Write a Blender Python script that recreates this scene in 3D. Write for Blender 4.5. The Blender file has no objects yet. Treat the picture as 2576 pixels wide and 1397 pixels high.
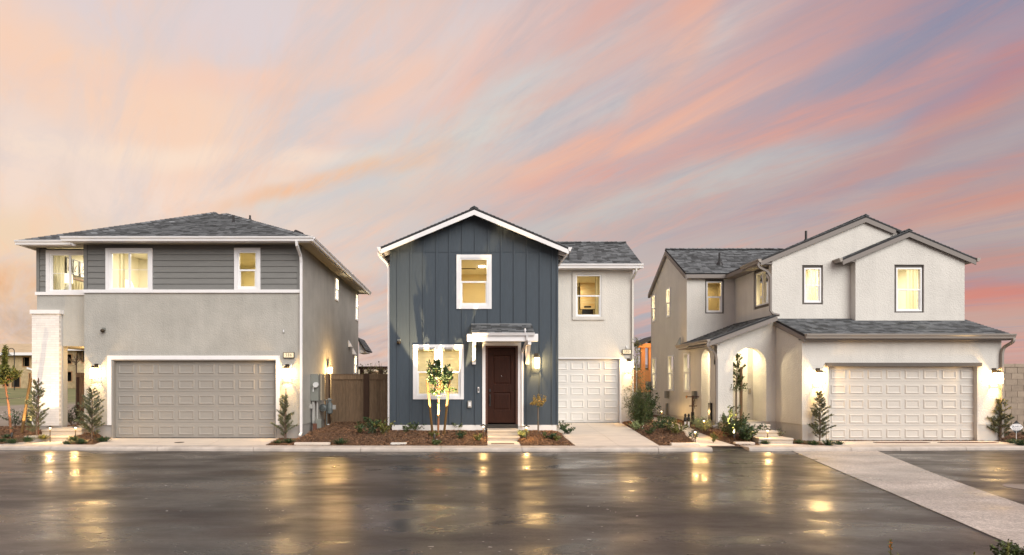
import bpy, math, random
from mathutils import Vector, Matrix, noise as mnoise
random.seed(7)
R = math.radians
SC = bpy.context.scene
COL = SC.collection
CAMZ = 1.62
F = 1478.0            # focal length in picture units (picture 2576 wide)
UC, VC = 1176.0, 968.5

def lin(c):
    c = c / 255.0
    return c / 12.92 if c <= 0.04045 else ((c + 0.055) / 1.055) ** 2.4
def L3(r, g, b): return (lin(r), lin(g), lin(b))

# ------------------------------------------------------------------ camera
cam_d = bpy.data.cameras.new('camera'); cam = bpy.data.objects.new('camera', cam_d); COL.objects.link(cam)
cam.location = (0, 0, CAMZ); cam.rotation_euler = (R(90), 0, 0)
cam_d.sensor_width = 36; cam_d.lens = F / 2576 * 36
cam_d.shift_x = (1288 - UC) / 2576; cam_d.shift_y = (VC - 698.5) / 2576
cam_d.clip_end = 2000; cam_d.clip_start = 0.05
SC.camera = cam
# ------------------------------------------------------------------ world sky
world = bpy.data.worlds.new('World'); SC.world = world; world.use_nodes = True
def build_sky():
    nt = world.node_tree; N = nt.nodes; K = nt.links
    for n in list(N): N.remove(n)
    out = N.new('ShaderNodeOutputWorld'); bg = N.new('ShaderNodeBackground'); K.new(bg.outputs[0], out.inputs[0])
    tc = N.new('ShaderNodeTexCoord'); sep = N.new('ShaderNodeSeparateXYZ'); K.new(tc.outputs['Generated'], sep.inputs[0])
    def M(op, a, b=None, c=None):
        n = N.new('ShaderNodeMath'); n.operation = op
        for i, v in enumerate((a, b, c)):
            if v is None: continue
            if isinstance(v, (int, float)): n.inputs[i].default_value = v
            else: K.new(v, n.inputs[i])
        return n.outputs[0]
    az = M('ARCTAN2', sep.outputs[0], sep.outputs[1])
    el = M('ARCSINE', sep.outputs[2])
    azw = M('MULTIPLY', M('SINE', M('MULTIPLY', az, 0.5)), 2.0)      # wraps smoothly behind the camera
    comb = N.new('ShaderNodeCombineXYZ'); K.new(azw, comb.inputs[0]); K.new(el, comb.inputs[1])
    # warp
    wn = N.new('ShaderNodeTexNoise'); wn.inputs['Scale'].default_value = 3.2; wn.inputs['Detail'].default_value = 4
    K.new(comb.outputs[0], wn.inputs['Vector'])
    ws = N.new('ShaderNodeVectorMath'); ws.operation = 'SUBTRACT'; K.new(wn.outputs['Color'], ws.inputs[0]); ws.inputs[1].default_value = (.5, .5, .5)
    wm = N.new('ShaderNodeVectorMath'); wm.operation = 'MULTIPLY'; K.new(ws.outputs[0], wm.inputs[0]); wm.inputs[1].default_value = (.34, .10, 0)
    wa = N.new('ShaderNodeVectorMath'); wa.operation = 'ADD'; K.new(comb.outputs[0], wa.inputs[0]); K.new(wm.outputs[0], wa.inputs[1])
    P = wa.outputs[0]
    def streak(scale, rot, stretch, detail, rough, lo, hi, w=0.0, src=None):
        mp = N.new('ShaderNodeMapping'); mp.vector_type = 'TEXTURE'
        mp.inputs['Rotation'].default_value = (0, 0, R(rot)); mp.inputs['Scale'].default_value = (stretch, 1, 1)
        mp.inputs['Location'].default_value = (w, w * .7, 0)
        K.new(src or comb.outputs[0], mp.inputs[0])
        n = N.new('ShaderNodeTexNoise'); n.inputs['Scale'].default_value = scale; n.inputs['Detail'].default_value = detail
        n.inputs['Roughness'].default_value = rough; n.inputs['Distortion'].default_value = .35
        K.new(mp.outputs[0], n.inputs['Vector'])
        mr = N.new('ShaderNodeMapRange'); mr.interpolation_type = 'SMOOTHSTEP'
        mr.inputs['From Min'].default_value = lo; mr.inputs['From Max'].default_value = hi
        K.new(n.outputs[0], mr.inputs['Value']); return mr.outputs[0]
    def mix(a, b, f):
        n = N.new('ShaderNodeMix'); n.data_type = 'RGBA'
        for s, v in ((n.inputs[6], a), (n.inputs[7], b)):
            if isinstance(v, tuple): s.default_value = (*v, 1)
            else: K.new(v, s)
        if isinstance(f, (int, float)): n.inputs[0].default_value = f
        else: K.new(f, n.inputs[0])
        return n.outputs[2]
    # cloud-layer coordinates: parallel bands overhead that run together towards the left horizon
    zz = M('ADD', M('MAXIMUM', sep.outputs[2], 0.0), 0.16)
    pc = N.new('ShaderNodeCombineXYZ'); K.new(M('DIVIDE', sep.outputs[0], zz), pc.inputs[0]); K.new(M('DIVIDE', sep.outputs[1], zz), pc.inputs[1])
    def band(scale, ang, stretch, detail, rough, lo, hi, w, dist=.6):
        mp = N.new('ShaderNodeMapping'); mp.vector_type = 'TEXTURE'; mp.inputs['Rotation'].default_value = (0, 0, R(90 - ang)); mp.inputs['Scale'].default_value = (stretch, 1, 1); mp.inputs['Location'].default_value = (w, w * 1.7, 0)
        K.new(pc.outputs[0], mp.inputs[0]); n = N.new('ShaderNodeTexNoise'); n.inputs['Scale'].default_value = scale; n.inputs['Detail'].default_value = detail; n.inputs['Roughness'].default_value = rough; n.inputs['Distortion'].default_value = dist
        K.new(mp.outputs[0], n.inputs['Vector']); mr = N.new('ShaderNodeMapRange'); mr.interpolation_type = 'SMOOTHSTEP'; mr.inputs['From Min'].default_value = lo; mr.inputs['From Max'].default_value = hi; K.new(n.outputs[0], mr.inputs['Value']); return mr.outputs[0]
    def ramp(src, stops):
        r = N.new('ShaderNodeValToRGB'); r.color_ramp.interpolation = 'EASE'
        e = r.color_ramp.elements
        while len(e) > 1: e.remove(e[-1])
        for i, (p, c) in enumerate(stops):
            x = e[0] if i == 0 else e.new(p)
            x.position = p; x.color = (*c, 1)
        K.new(src, r.inputs[0]); return r.outputs[0]
    azn = M('MULTIPLY_ADD', azw, 0.25, 0.5)           # az in [-2,2] -> 0..1
    hi = ramp(azn, [(0, L3(196, 188, 190)), (.30, L3(224, 212, 214)), (.47, L3(224, 210, 208)), (.58, L3(200, 176, 182)), (.69, L3(148, 144, 166)), (.8, L3(176, 170, 182)), (1, L3(196, 188, 190))])
    lo = ramp(azn, [(0, L3(205, 192, 184)), (.31, L3(240, 208, 172)), (.42, L3(240, 216, 198)), (.5, L3(200, 190, 186)), (.6, L3(194, 180, 174)), (.69, L3(194, 166, 156)), (.8, L3(200, 180, 172)), (1, L3(205, 192, 184))])
    elf = N.new('ShaderNodeMapRange'); elf.interpolation_type = 'SMOOTHSTEP'; elf.inputs['From Min'].default_value = .12; elf.inputs['From Max'].default_value = .5
    K.new(el, elf.inputs['Value'])
    c = mix(lo, hi, elf.outputs[0])
    # streaky clouds: blue-grey gaps and salmon streaks, everywhere on the dome
    gap = band(.9, -34, 4.5, 8, .58, .42, .66, 1.3)
    gapc = ramp(azn, [(0, L3(186, 188, 194)), (.32, L3(218, 206, 206)), (.45, L3(196, 200, 206)), (.55, L3(176, 176, 184)), (.66, L3(152, 152, 170)), (.8, L3(176, 178, 188)), (1, L3(186, 188, 194))])
    c = mix(c, gapc, M('MULTIPLY', gap, .85))
    stk = band(1.5, -32, 4, 12, .66, .46, .64, 4.1, 1.0)
    stc = ramp(azn, [(0, L3(205, 150, 140)), (.32, L3(255, 206, 168)), (.46, L3(248, 196, 166)), (.56, L3(240, 174, 150)), (.68, L3(216, 146, 128)), (1, L3(214, 172, 158))])
    c = mix(c, stc, M('MULTIPLY', stk, .6))
    # cloud banks seen in the photograph, given as directions in the sky
    def bank(u, v, lu, lv, rot, col, amt, c):
        a = math.atan((u - UC) / F); e = math.atan((VC - v) / F * math.cos(a))
        a = 2 * math.sin(a / 2)
        mp = N.new('ShaderNodeMapping'); mp.vector_type = 'TEXTURE'
        mp.inputs['Location'].default_value = (a, e, 0); mp.inputs['Rotation'].default_value = (0, 0, R(rot))
        mp.inputs['Scale'].default_value = (lu / F, lv / F, 1); K.new(P, mp.inputs[0])
        ln = N.new('ShaderNodeVectorMath'); ln.operation = 'LENGTH'; K.new(mp.outputs[0], ln.inputs[0])
        mr = N.new('ShaderNodeMapRange'); mr.interpolation_type = 'SMOOTHERSTEP'
        mr.inputs['From Min'].default_value = 0.0; mr.inputs['From Max'].default_value = 1.6
        mr.inputs['To Min'].default_value = amt; mr.inputs['To Max'].default_value = 0
        K.new(ln.outputs['Value'], mr.inputs['Value'])
        return mix(c, L3(*col), M('MULTIPLY', mr.outputs[0], tex))
    tex = M('MULTIPLY_ADD', band(2.6, -34, 4.5, 12, .68, .36, .62, 7.7, 1.0), .72, .24)
    for b in [
        (300, 480, 620, 170, 4, (247, 224, 210), .8),       # pale glow on the left
        (330, 270, 520, 100, -22, (250, 214, 186), .75),     # peach bank
        (60, 130, 330, 90, -15, (250, 208, 182), .7),
        (600, 60, 620, 90, 5, (224, 210, 212), .7),
        (1180, 150, 420, 80, 28, (212, 208, 212), .8),
        (1290, 90, 330, 45, 40, (243, 190, 172), .7),
        (900, 280, 420, 55, 25, (246, 205, 184), .7),
        (1300, 340, 620, 85, 20, (212, 210, 206), .9),      # grey-blue window in the middle
        (1640, 120, 380, 60, 62, (240, 178, 152), .8),      # salmon plume upwards
        (1620, 300, 330, 75, 25, (236, 190, 174), .7),
        (1950, 130, 620, 80, 22, (204, 166, 164), .7),
        (2300, 260, 560, 80, 16, (158, 158, 174), .85),     # blue-grey
        (2560, 60, 300, 110, 20, (140, 138, 164), .8),
        (2600, 170, 300, 60, 18, (126, 142, 176), .7),
        (1450, 400, 470, 42, 14, (244, 186, 158), 1.0),
        (1900, 345, 600, 36, 8, (234, 160, 140), 1.0),      # long salmon streak to the right
        (2420, 275, 420, 38, 20, (208, 132, 124), 1.0),
        (2150, 410, 620, 40, 10, (188, 158, 154), .8), (1150, 300, 500, 40, 24, (206, 212, 212), .8), (1000, 420, 520, 34, 22, (214, 214, 208), .8), (500, 400, 420, 26, 6, (250, 226, 206), .8), (700, 200, 400, 30, 12, (246, 206, 186), .8),
        (1680, 500, 480, 60, 10, (200, 196, 192), .85),
        (1350, 540, 420, 26, 12, (214, 170, 158), .6),
        (860, 462, 290, 26, 18, (247, 190, 146), .95),      # small orange streak
        (1050, 520, 420, 60, 12, (214, 200, 192), .6),
        (2430, 520, 360, 46, 10, (212, 150, 134), .9), (2300, 600, 420, 36, 8, (190, 184, 178), .8), (2200, 470, 360, 26, 12, (182, 170, 172), .8),
        (2480, 722, 360, 30, 4, (222, 130, 114), 1.0), (2460, 790, 360, 34, 3, (190, 166, 158), .9),
        (2530, 640, 300, 60, 5, (178, 148, 146), .7),
        (40, 590, 420, 60, 0, (240, 212, 180), .8),
        (60, 720, 300, 40, 0, (232, 176, 130), .8),
        (50, 830, 420, 60, 0, (196, 166, 144), .8),
        (950, 740, 260, 40, 0, (226, 160, 128), .6),
        (950, 860, 400, 70, 0, (170, 146, 148), .7),
        (1620, 720, 220, 60, 0, (196, 190, 188), .6),
        (1620, 860, 300, 60, 0, (178, 148, 150), .7),
        (2560, 850, 300, 80, 0, (214, 168, 156), .8)]:
        c = bank(*b, c)
    c = mix(c, stc, M('MULTIPLY', band(4.2, -30, 4.6, 12, .70, .46, .66, 9.3, 1.2), .30))
    c = mix(c, gapc, M('MULTIPLY', band(3.2, -40, 4.2, 12, .70, .46, .66, 12.3, 1.2), .40))
    # below the horizon: dull earth tone
    bel = N.new('ShaderNodeMapRange'); bel.inputs['From Min'].default_value = 0.0; bel.inputs['From Max'].default_value = -0.06
    K.new(el, bel.inputs['Value'])
    c = mix(c, (.13, .11, .10), bel.outputs[0])
    K.new(c, bg.inputs[0]); bg.inputs[1].default_value = 1.0
build_sky()
world.cycles.sampling_method = 'MANUAL'; world.cycles.sample_map_resolution = 512
# ------------------------------------------------------------------ sun: the soft last light over the camera's shoulder
sd = bpy.data.lights.new('sun', 'SUN'); sun = bpy.data.objects.new('sun', sd); COL.objects.link(sun)
sd.energy = 3.7; sd.angle = R(55); sd.color = (1.0, .97, .91)
sun.rotation_euler = (R(56), 0, R(30)); sun.location = (-5, -10, 20)
# ------------------------------------------------------------------ render look
SC.view_settings.view_transform = 'Standard'; SC.view_settings.look = 'None'
SC.view_settings.exposure = 0.0; SC.view_settings.gamma = 1; SC.view_settings.use_curve_mapping = False
SC.render.engine = 'CYCLES'
cy = SC.cycles
cy.use_denoising = True
try: cy.denoiser = 'OPENIMAGEDENOISE'
except Exception: pass
cy.max_bounces = 7; cy.diffuse_bounces = 4; cy.glossy_bounces = 3; cy.transparent_max_bounces = 10
cy.sample_clamp_indirect = 6; cy.caustics_reflective = False; cy.caustics_refractive = False
cy.use_light_tree = True

# ================================================================== materials
MATS = {}
def mat(name, col, rough=.7, bump=0, bscale=30, var=0, vscale=2, metal=0, emit=None, estr=0, island=0, spec=.5, stretch=None, col2=None, coat=0, bdist=.01, detail=4, streaks=0):
    if name in MATS: return MATS[name]
    m = bpy.data.materials.new(name); m.use_nodes = True; nt = m.node_tree; N = nt.nodes; K = nt.links
    b = N['Principled BSDF']; b.inputs['Base Color'].default_value = (*col, 1); b.inputs['Roughness'].default_value = rough
    b.inputs['Metallic'].default_value = metal; b.inputs['Specular IOR Level'].default_value = spec
    if coat: b.inputs['Coat Weight'].default_value = coat; b.inputs['Coat Roughness'].default_value = .15
    if emit: b.inputs['Emission Color'].default_value = (*emit, 1); b.inputs['Emission Strength'].default_value = estr
    geo = N.new('ShaderNodeNewGeometry')
    vec = geo.outputs['Position']
    if stretch:
        mp = N.new('ShaderNodeMapping'); mp.inputs['Scale'].default_value = stretch; K.new(vec, mp.inputs[0]); vec = mp.outputs[0]
    last = None
    if var or col2:
        n = N.new('ShaderNodeTexNoise'); n.inputs['Scale'].default_value = vscale; n.inputs['Detail'].default_value = detail; n.inputs['Roughness'].default_value = .6; K.new(vec, n.inputs['Vector'])
        mr = N.new('ShaderNodeMapRange'); mr.inputs['From Min'].default_value = .3; mr.inputs['From Max'].default_value = .7; K.new(n.outputs[0], mr.inputs['Value'])
        mx = N.new('ShaderNodeMix'); mx.data_type = 'RGBA'
        c2 = col2 if col2 else tuple(c * (1 + var) for c in col)
        c1 = col if col2 else tuple(c * (1 - var) for c in col)
        mx.inputs[6].default_value = (*c1, 1); mx.inputs[7].default_value = (*c2, 1); K.new(mr.outputs[0], mx.inputs[0]); last = mx.outputs[2]
    if streaks:      # faint rain streaks running down the wall, broken by cloudiness
        mp = N.new('ShaderNodeMapping'); mp.inputs['Scale'].default_value = (2.6, 2.6, .22); K.new(geo.outputs['Position'], mp.inputs[0])
        n = N.new('ShaderNodeTexNoise'); n.inputs['Scale'].default_value = 1.6; n.inputs['Detail'].default_value = 7; n.inputs['Roughness'].default_value = .65; K.new(mp.outputs[0], n.inputs['Vector'])
        mr = N.new('ShaderNodeMapRange'); mr.inputs['From Min'].default_value = .36; mr.inputs['From Max'].default_value = .6; mr.inputs['To Min'].default_value = 1 - streaks; mr.inputs['To Max'].default_value = 1.02; K.new(n.outputs[0], mr.inputs['Value'])
        vm = N.new('ShaderNodeVectorMath'); vm.operation = 'SCALE'; K.new(last, vm.inputs[0]); K.new(mr.outputs[0], vm.inputs['Scale']); last = vm.outputs[0]
    if island:
        oi = N.new('ShaderNodeObjectInfo'); ad = N.new('ShaderNodeMath'); ad.operation = 'ADD'
        K.new(geo.outputs['Random Per Island'], ad.inputs[0]); K.new(oi.outputs['Random'], ad.inputs[1])
        fr = N.new('ShaderNodeMath'); fr.operation = 'FRACT'; K.new(ad.outputs[0], fr.inputs[0])
        mr = N.new('ShaderNodeMapRange'); mr.inputs['To Min'].default_value = 1 - island; mr.inputs['To Max'].default_value = 1 + island; K.new(fr.outputs[0], mr.inputs['Value'])
        vm = N.new('ShaderNodeVectorMath'); vm.operation = 'SCALE'
        if last: K.new(last, vm.inputs[0])
        else: vm.inputs[0].default_value = col
        K.new(mr.outputs[0], vm.inputs['Scale']); last = vm.outputs[0]
    if last: K.new(last, b.inputs['Base Color'])
    if bump:
        n = N.new('ShaderNodeTexNoise'); n.inputs['Scale'].default_value = bscale; n.inputs['Detail'].default_value = 3; K.new(vec if stretch else geo.outputs['Position'], n.inputs['Vector'])
        bp = N.new('ShaderNodeBump'); bp.inputs['Strength'].default_value = bump; bp.inputs['Distance'].default_value = bdist
        K.new(n.outputs[0], bp.inputs['Height']); K.new(bp.outputs[0], b.inputs['Normal'])
    MATS[name] = m; return m
def glow(name, col, s, tr=0.0):
    m = bpy.data.materials.new(name); m.use_nodes = True; N = m.node_tree.nodes; K = m.node_tree.links
    for n in list(N): N.remove(n)
    o = N.new('ShaderNodeOutputMaterial'); e = N.new('ShaderNodeEmission'); e.inputs[0].default_value = (*col, 1); e.inputs[1].default_value = s
    if tr:
        t = N.new('ShaderNodeBsdfTransparent'); x = N.new('ShaderNodeMixShader'); x.inputs[0].default_value = tr
        K.new(e.outputs[0], x.inputs[1]); K.new(t.outputs[0], x.inputs[2]); K.new(x.outputs[0], o.inputs[0])
    else: K.new(e.outputs[0], o.inputs[0])
    MATS[name] = m; return m
def glassmat():
    m = bpy.data.materials.new('window_glass'); m.use_nodes = True; N = m.node_tree.nodes; K = m.node_tree.links
    for n in list(N): N.remove(n)
    o = N.new('ShaderNodeOutputMaterial'); t = N.new('ShaderNodeBsdfTransparent'); t.inputs[0].default_value = (.95, .97, .95, 1)
    g = N.new('ShaderNodeBsdfGlossy'); g.inputs['Roughness'].default_value = .02
    f = N.new('ShaderNodeFresnel'); f.inputs[0].default_value = 1.16; x = N.new('ShaderNodeMixShader')
    K.new(f.outputs[0], x.inputs[0]); K.new(t.outputs[0], x.inputs[1]); K.new(g.outputs[0], x.inputs[2]); K.new(x.outputs[0], o.inputs[0])
    return m
GLASS = glassmat()
WARM = (1.0, .60, .21)
WARM2 = (1.0, .84, .58)
stuccoA = mat('stucco_taupe', (.42, .405, .37), .9, .9, 32, .10, 1.3, streaks=.05, bdist=.018)
stuccoB = mat('stucco_cream', (.66, .63, .58), .9, .8, 32, .05, 1.3, streaks=.025, bdist=.015)
stuccoC = mat('stucco_pale_grey', (.67, .65, .61), .9, .9, 32, .07, 1.0, streaks=.03, bdist=.018)
foundA = mat('foundation_taupe', (.33, .31, .29), .9, .5, 20, .12, 2)
foundB = mat('foundation_white', (.72, .71, .70), .9, .5, 20, .08, 2)
foundC = mat('foundation_pale', (.52, .50, .47), .9, .5, 20, .08, 2)
sidingA = mat('lap_siding_grey', (.185, .185, .178), .7, .25, 60, .06, 3, stretch=(1, 1, 6))
sidingB = mat('board_siding_navy', (.040, .057, .076), .62, .3, 50, .08, 3, stretch=(6, 6, 1))
white = mat('white_trim_paint', (.80, .79, .80), .5, .1, 40, .03, 4)
vinyl = mat('white_vinyl', (.82, .82, .83), .35)
brown = mat('brown_trim_paint', (.105, .092, .082), .7, .3, 60, .06, 5)
taupegut = mat('taupe_gutter_paint', (.30, .265, .235), .4, 0)
taupefas = mat('taupe_fascia_paint', (.215, .19, .175), .6, .1)
doorA = mat('garage_door_taupe', (.285, .265, .24), .55, .25, 90, .03, 3, stretch=(1, 1, 5))
doorC = mat('garage_door_cream', (.56, .53, .49), .55, .25, 90, .03, 3, stretch=(1, 1, 5))
doorB = mat('garage_door_white', (.70, .68, .65), .55, .25, 90, .03, 3)
wooddoor = mat('dark_brown_door_paint', (.030, .010, .006), .65, .35, 26, .25, 3, stretch=(8, 8, 1), spec=.15)
doorframe = mat('brown_door_frame_paint', (.075, .025, .013), .5, .2, 40)
black = mat('black_metal', (.012, .012, .013), .45)
bronze = mat('bronze_metal', (.06, .045, .03), .45, metal=.6)
shingle_m = mat('asphalt_shingle', (.118, .126, .134), .92, .9, 160, .18, 14, island=.6, bdist=.006)
deck_m = mat('roof_underlay', (.03, .03, .032), .9)
brickw = mat('white_painted_brick', (.76, .73, .71), .75, .5, 50, .04, 8, island=.05)
mortarw = mat('white_painted_mortar', (.62, .59, .57), .9, .4, 60)
blockm = mat('tan_concrete_block', (.33, .265, .205), .92, .8, 55, .10, 8, island=.12)
mortarm = mat('block_mortar', (.22, .19, .165), .95, .4, 60)
conc = mat('broom_concrete', (.64, .56, .48), .85, .3, 90, .10, 1.4, stretch=(1, 3, 1))
kerbm = mat('kerb_concrete', (.50, .44, .39), .85, .5, 60, .2, 2.2)
stepm = mat('step_concrete', (.46, .41, .35), .8, .3, 60, .1, 2)
fencem = mat('weathered_fence_wood', (.19, .125, .075), .85, .5, 30, .28, 5, island=.18, stretch=(5, 5, .6))
fencepost = mat('dark_fence_post', (.055, .026, .014), .8, .4, 30, .2, 5, stretch=(5, 5, .6))
orangewood = mat('cedar_wood', (.42, .16, .04), .75, .4, 30, .2, 5, island=.15, stretch=(5, 5, .6))
stakewood = mat('tan_stake_wood', (.13, .072, .02), .75, .4, 40, .2, 8, stretch=(5, 5, .8))
bark = mat('reddish_bark', (.28, .12, .055), .85, .7, 60, .3, 12, stretch=(4, 4, 1))
barkg = mat('grey_brown_bark', (.14, .10, .07), .9, .7, 60, .3, 12, stretch=(4, 4, 1))
leafg = mat('glossy_green_leaf', (.060, .085, .022), .45, 0, 1, .35, 14, island=.55)
leafy = mat('olive_leaf', (.125, .13, .028), .5, 0, 1, .35, 14, island=.5)
leafd = mat('deep_green_leaf', (.028, .062, .018), .5, 0, 1, .3, 14, island=.5)
leafgold = mat('golden_leaf', (.36, .25, .06), .55, 0, 1, .3, 14, island=.4)
leafblue = mat('blue_green_needle', (.135, .145, .075), .6, 0, 1, .3, 14, island=.55)
leafsilver = mat('silver_green_leaf', (.24, .29, .12), .6, 0, 1, .3, 14, island=.4)
petal = mat('white_petal', (.75, .72, .68), .6)
redflower = mat('dark_red_bud', (.16, .02, .015), .6)
tie = mat('green_tie', (.01, .13, .07), .5)
utilgrey = mat('utility_grey_paint', (.20, .205, .185), .5, .1)
utilbeige = mat('utility_beige_paint', (.38, .31, .22), .5)
pvc = mat('grey_pvc', (.36, .35, .33), .5)
gasm = mat('gas_meter_grey', (.16, .18, .18), .5, metal=.3)
osb = mat('strand_board', (.43, .33, .19), .85, .3, 20, .28, 3.0, detail=8)
osbroof = mat('strand_board_roof', (.50, .38, .24), .85, .3, 20, .14, 2.0, detail=8)
stud = mat('raw_stud_wood', (.38, .22, .11), .8, .2, 20, .25, 2)
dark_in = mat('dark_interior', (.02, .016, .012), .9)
roomw = mat('warm_room_paint', (.78, .73, .58), .9)
roomceil = mat('room_ceiling_paint', (.82, .78, .66), .9)
roomdark = mat('taupe_room_paint', (.42, .36, .24), .9)
curt = mat('cream_curtain_fabric', (.70, .66, .50), .9, .2, 80)
def _tl():
    m = curt; N = m.node_tree.nodes; K = m.node_tree.links; b = N['Principled BSDF']; t = N.new('ShaderNodeBsdfTranslucent'); t.inputs[0].default_value = (.85, .80, .62, 1)
    x = N.new('ShaderNodeMixShader'); x.inputs[0].default_value = .55; o = N['Material Output']; K.new(b.outputs[0], x.inputs[1]); K.new(t.outputs[0], x.inputs[2]); K.new(x.outputs[0], o.inputs[0])
_tl()
blindm = mat('cream_blind_slat', (.78, .72, .52), .6)
lampwhite = glow('white_lamp_glow', (1, .86, .62), 6)
lanternglow = glow('lantern_glass_glow', (1.0, .80, .50), 7, .35)
plateglow = glow('lit_plate_glow', (1.0, .80, .52), 1.25)
ceilglow = glow('ceiling_light_glow', (1, .9, .72), 9)

# ================================================================== mesh building
def wpos(o):
    p = Vector((0, 0, 0))
    while o is not None: p = p + o.location; o = o.parent
    return p
class MB:
    def __init__(s): s.v = []; s.f = []
    def add(s, vs, fs):
        o = len(s.v); s.v += [tuple(v) for v in vs]; s.f += [tuple(i + o for i in f) for f in fs]; return s
    def box(s, x0, x1, y0, y1, z0, z1):
        if x0 > x1: x0, x1 = x1, x0
        if y0 > y1: y0, y1 = y1, y0
        if z0 > z1: z0, z1 = z1, z0
        return s.add([(x0, y0, z0), (x1, y0, z0), (x1, y1, z0), (x0, y1, z0), (x0, y0, z1), (x1, y0, z1), (x1, y1, z1), (x0, y1, z1)],
              [(0, 3, 2, 1), (4, 5, 6, 7), (0, 1, 5, 4), (1, 2, 6, 5), (2, 3, 7, 6), (3, 0, 4, 7)])
    def prism(s, poly, vec):
        """poly: 3d points, extruded along vec"""
        n = len(poly); vec = Vector(vec); a = [Vector(p) for p in poly]
        nrm = Vector((0, 0, 0))
        for i in range(n): nrm += (a[i] - a[0]).cross(a[(i + 1) % n] - a[0])
        if nrm.dot(vec) > 0: a = a[::-1]
        b = [p + vec for p in a]
        return s.add(a + b, [tuple(range(n)), tuple(range(2 * n - 1, n - 1, -1))] + [(i, i + n, (i + 1) % n + n, (i + 1) % n) for i in range(n)])
    def tube(s, pts, r, sides=8, cap=True, rot=0):
        pts = [Vector(p) for p in pts]; n = len(pts)
        rs = r if isinstance(r, (list, tuple)) else [r] * n
        prev = None; rings = []
        for i, p in enumerate(pts):
            d = (pts[min(i + 1, n - 1)] - pts[max(i - 1, 0)]).normalized()
            if prev is None:
                up = Vector((0, 1, 0)) if abs(d.z) > .7 else Vector((0, 0, 1))
                a = d.cross(up).normalized()
            else: a = (prev - d * prev.dot(d)).normalized()
            prev = a; b = d.cross(a)
            rings.append([p + (a * math.cos(2 * math.pi * k / sides + rot) + b * math.sin(2 * math.pi * k / sides + rot)) * rs[i] for k in range(sides)])
        vs = [q for g in rings for q in g]; fs = []
        for i in range(n - 1):
            for k in range(sides):
                k2 = (k + 1) % sides
                fs.append((i * sides + k, i * sides + k2, (i + 1) * sides + k2, (i + 1) * sides + k))
        if cap: fs += [tuple(range(sides - 1, -1, -1)), tuple((n - 1) * sides + k for k in range(sides))]
        return s.add(vs, fs)
    def lathe(s, c, prof, sides=14):
        cx, cy_, cz = c
        vs = []; fs = []
        for r, z in prof:
            for k in range(sides):
                a = 2 * math.pi * k / sides; vs.append((cx + r * math.cos(a), cy_ + r * math.sin(a), cz + z))
        for i in range(len(prof) - 1):
            for k in range(sides):
                k2 = (k + 1) % sides; fs.append((i * sides + k, i * sides + k2, (i + 1) * sides + k2, (i + 1) * sides + k))
        fs += [tuple(range(sides - 1, -1, -1)), tuple((len(prof) - 1) * sides + k for k in range(sides))]
        return s.add(vs, fs)
    def quad(s, a, b, c, d): return s.add([a, b, c, d], [(0, 1, 2, 3)])
    def mesh(s, name, m):
        me = bpy.data.meshes.new(name); me.from_pydata(s.v, [], s.f); me.update()
        if m: me.materials.append(m)
        return me
    def build(s, name, m, parent=None, local=False, smooth=False, bevel=0):
        me = s.mesh(name, m); o = bpy.data.objects.new(name, me); COL.objects.link(o)
        if smooth:
            for p in me.polygons: p.use_smooth = True
        if parent:
            o.parent = parent
            if not local: o.location = -wpos(parent)
        if bevel:
            b = o.modifiers.new('bevel', 'BEVEL'); b.width = bevel; b.segments = 2; b.limit_method = 'ANGLE'
        return o
def empty(name, loc, rz=0):
    o = bpy.data.objects.new(name, None); COL.objects.link(o); o.location = loc; o.rotation_euler = (0, 0, rz); o.empty_display_size = .2; return o
def tag(o, label, cat, group=None):
    o['label'] = label; o['category'] = cat
    if group: o['group'] = group
    return o
def struct(o, kind='structure'): o['kind'] = kind; return o
def kids(o, _c={}): return [c for c in bpy.data.objects if c.parent == o]
def copy_tree(o, loc, rz=None, label=None, group=None, scale=None):
    def rec(x, par):
        c = x.copy(); COL.objects.link(c)
        if par: c.parent = par
        for ch in kids(x): rec(ch, c)
        return c
    c = rec(o, None); c.location = loc
    if rz is not None: c.rotation_euler = (0, 0, rz)
    if scale: c.scale = scale if isinstance(scale, tuple) else (scale,) * 3
    if label: c['label'] = label
    if group: c['group'] = group
    return c
def X(u, Y): return (u - UC) / F * Y
def Z(v, Y): return CAMZ - (v - VC) / F * Y
def at(u, v, z=0.0):
    Y = (CAMZ - z) * F / (v - VC); return Vector((X(u, Y), Y, z))
def light(name, kind, parent, loc, energy, col=WARM, **k):
    d = bpy.data.lights.new(name, kind); d.energy = energy; d.color = col
    o = bpy.data.objects.new(name, d); COL.objects.link(o)
    rot = k.pop('rot', None)
    for a, b in k.items(): setattr(d, a, b)
    if parent: o.parent = parent; o.location = Vector(loc)
    else: o.location = loc
    if rot: o.rotation_euler = rot
    return o
def wlight(name, kind, parent, loc, energy, col=WARM, **k):
    o = light(name, kind, parent, loc, energy, col, **k); o.location = Vector(loc) - wpos(parent); return o

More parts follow.
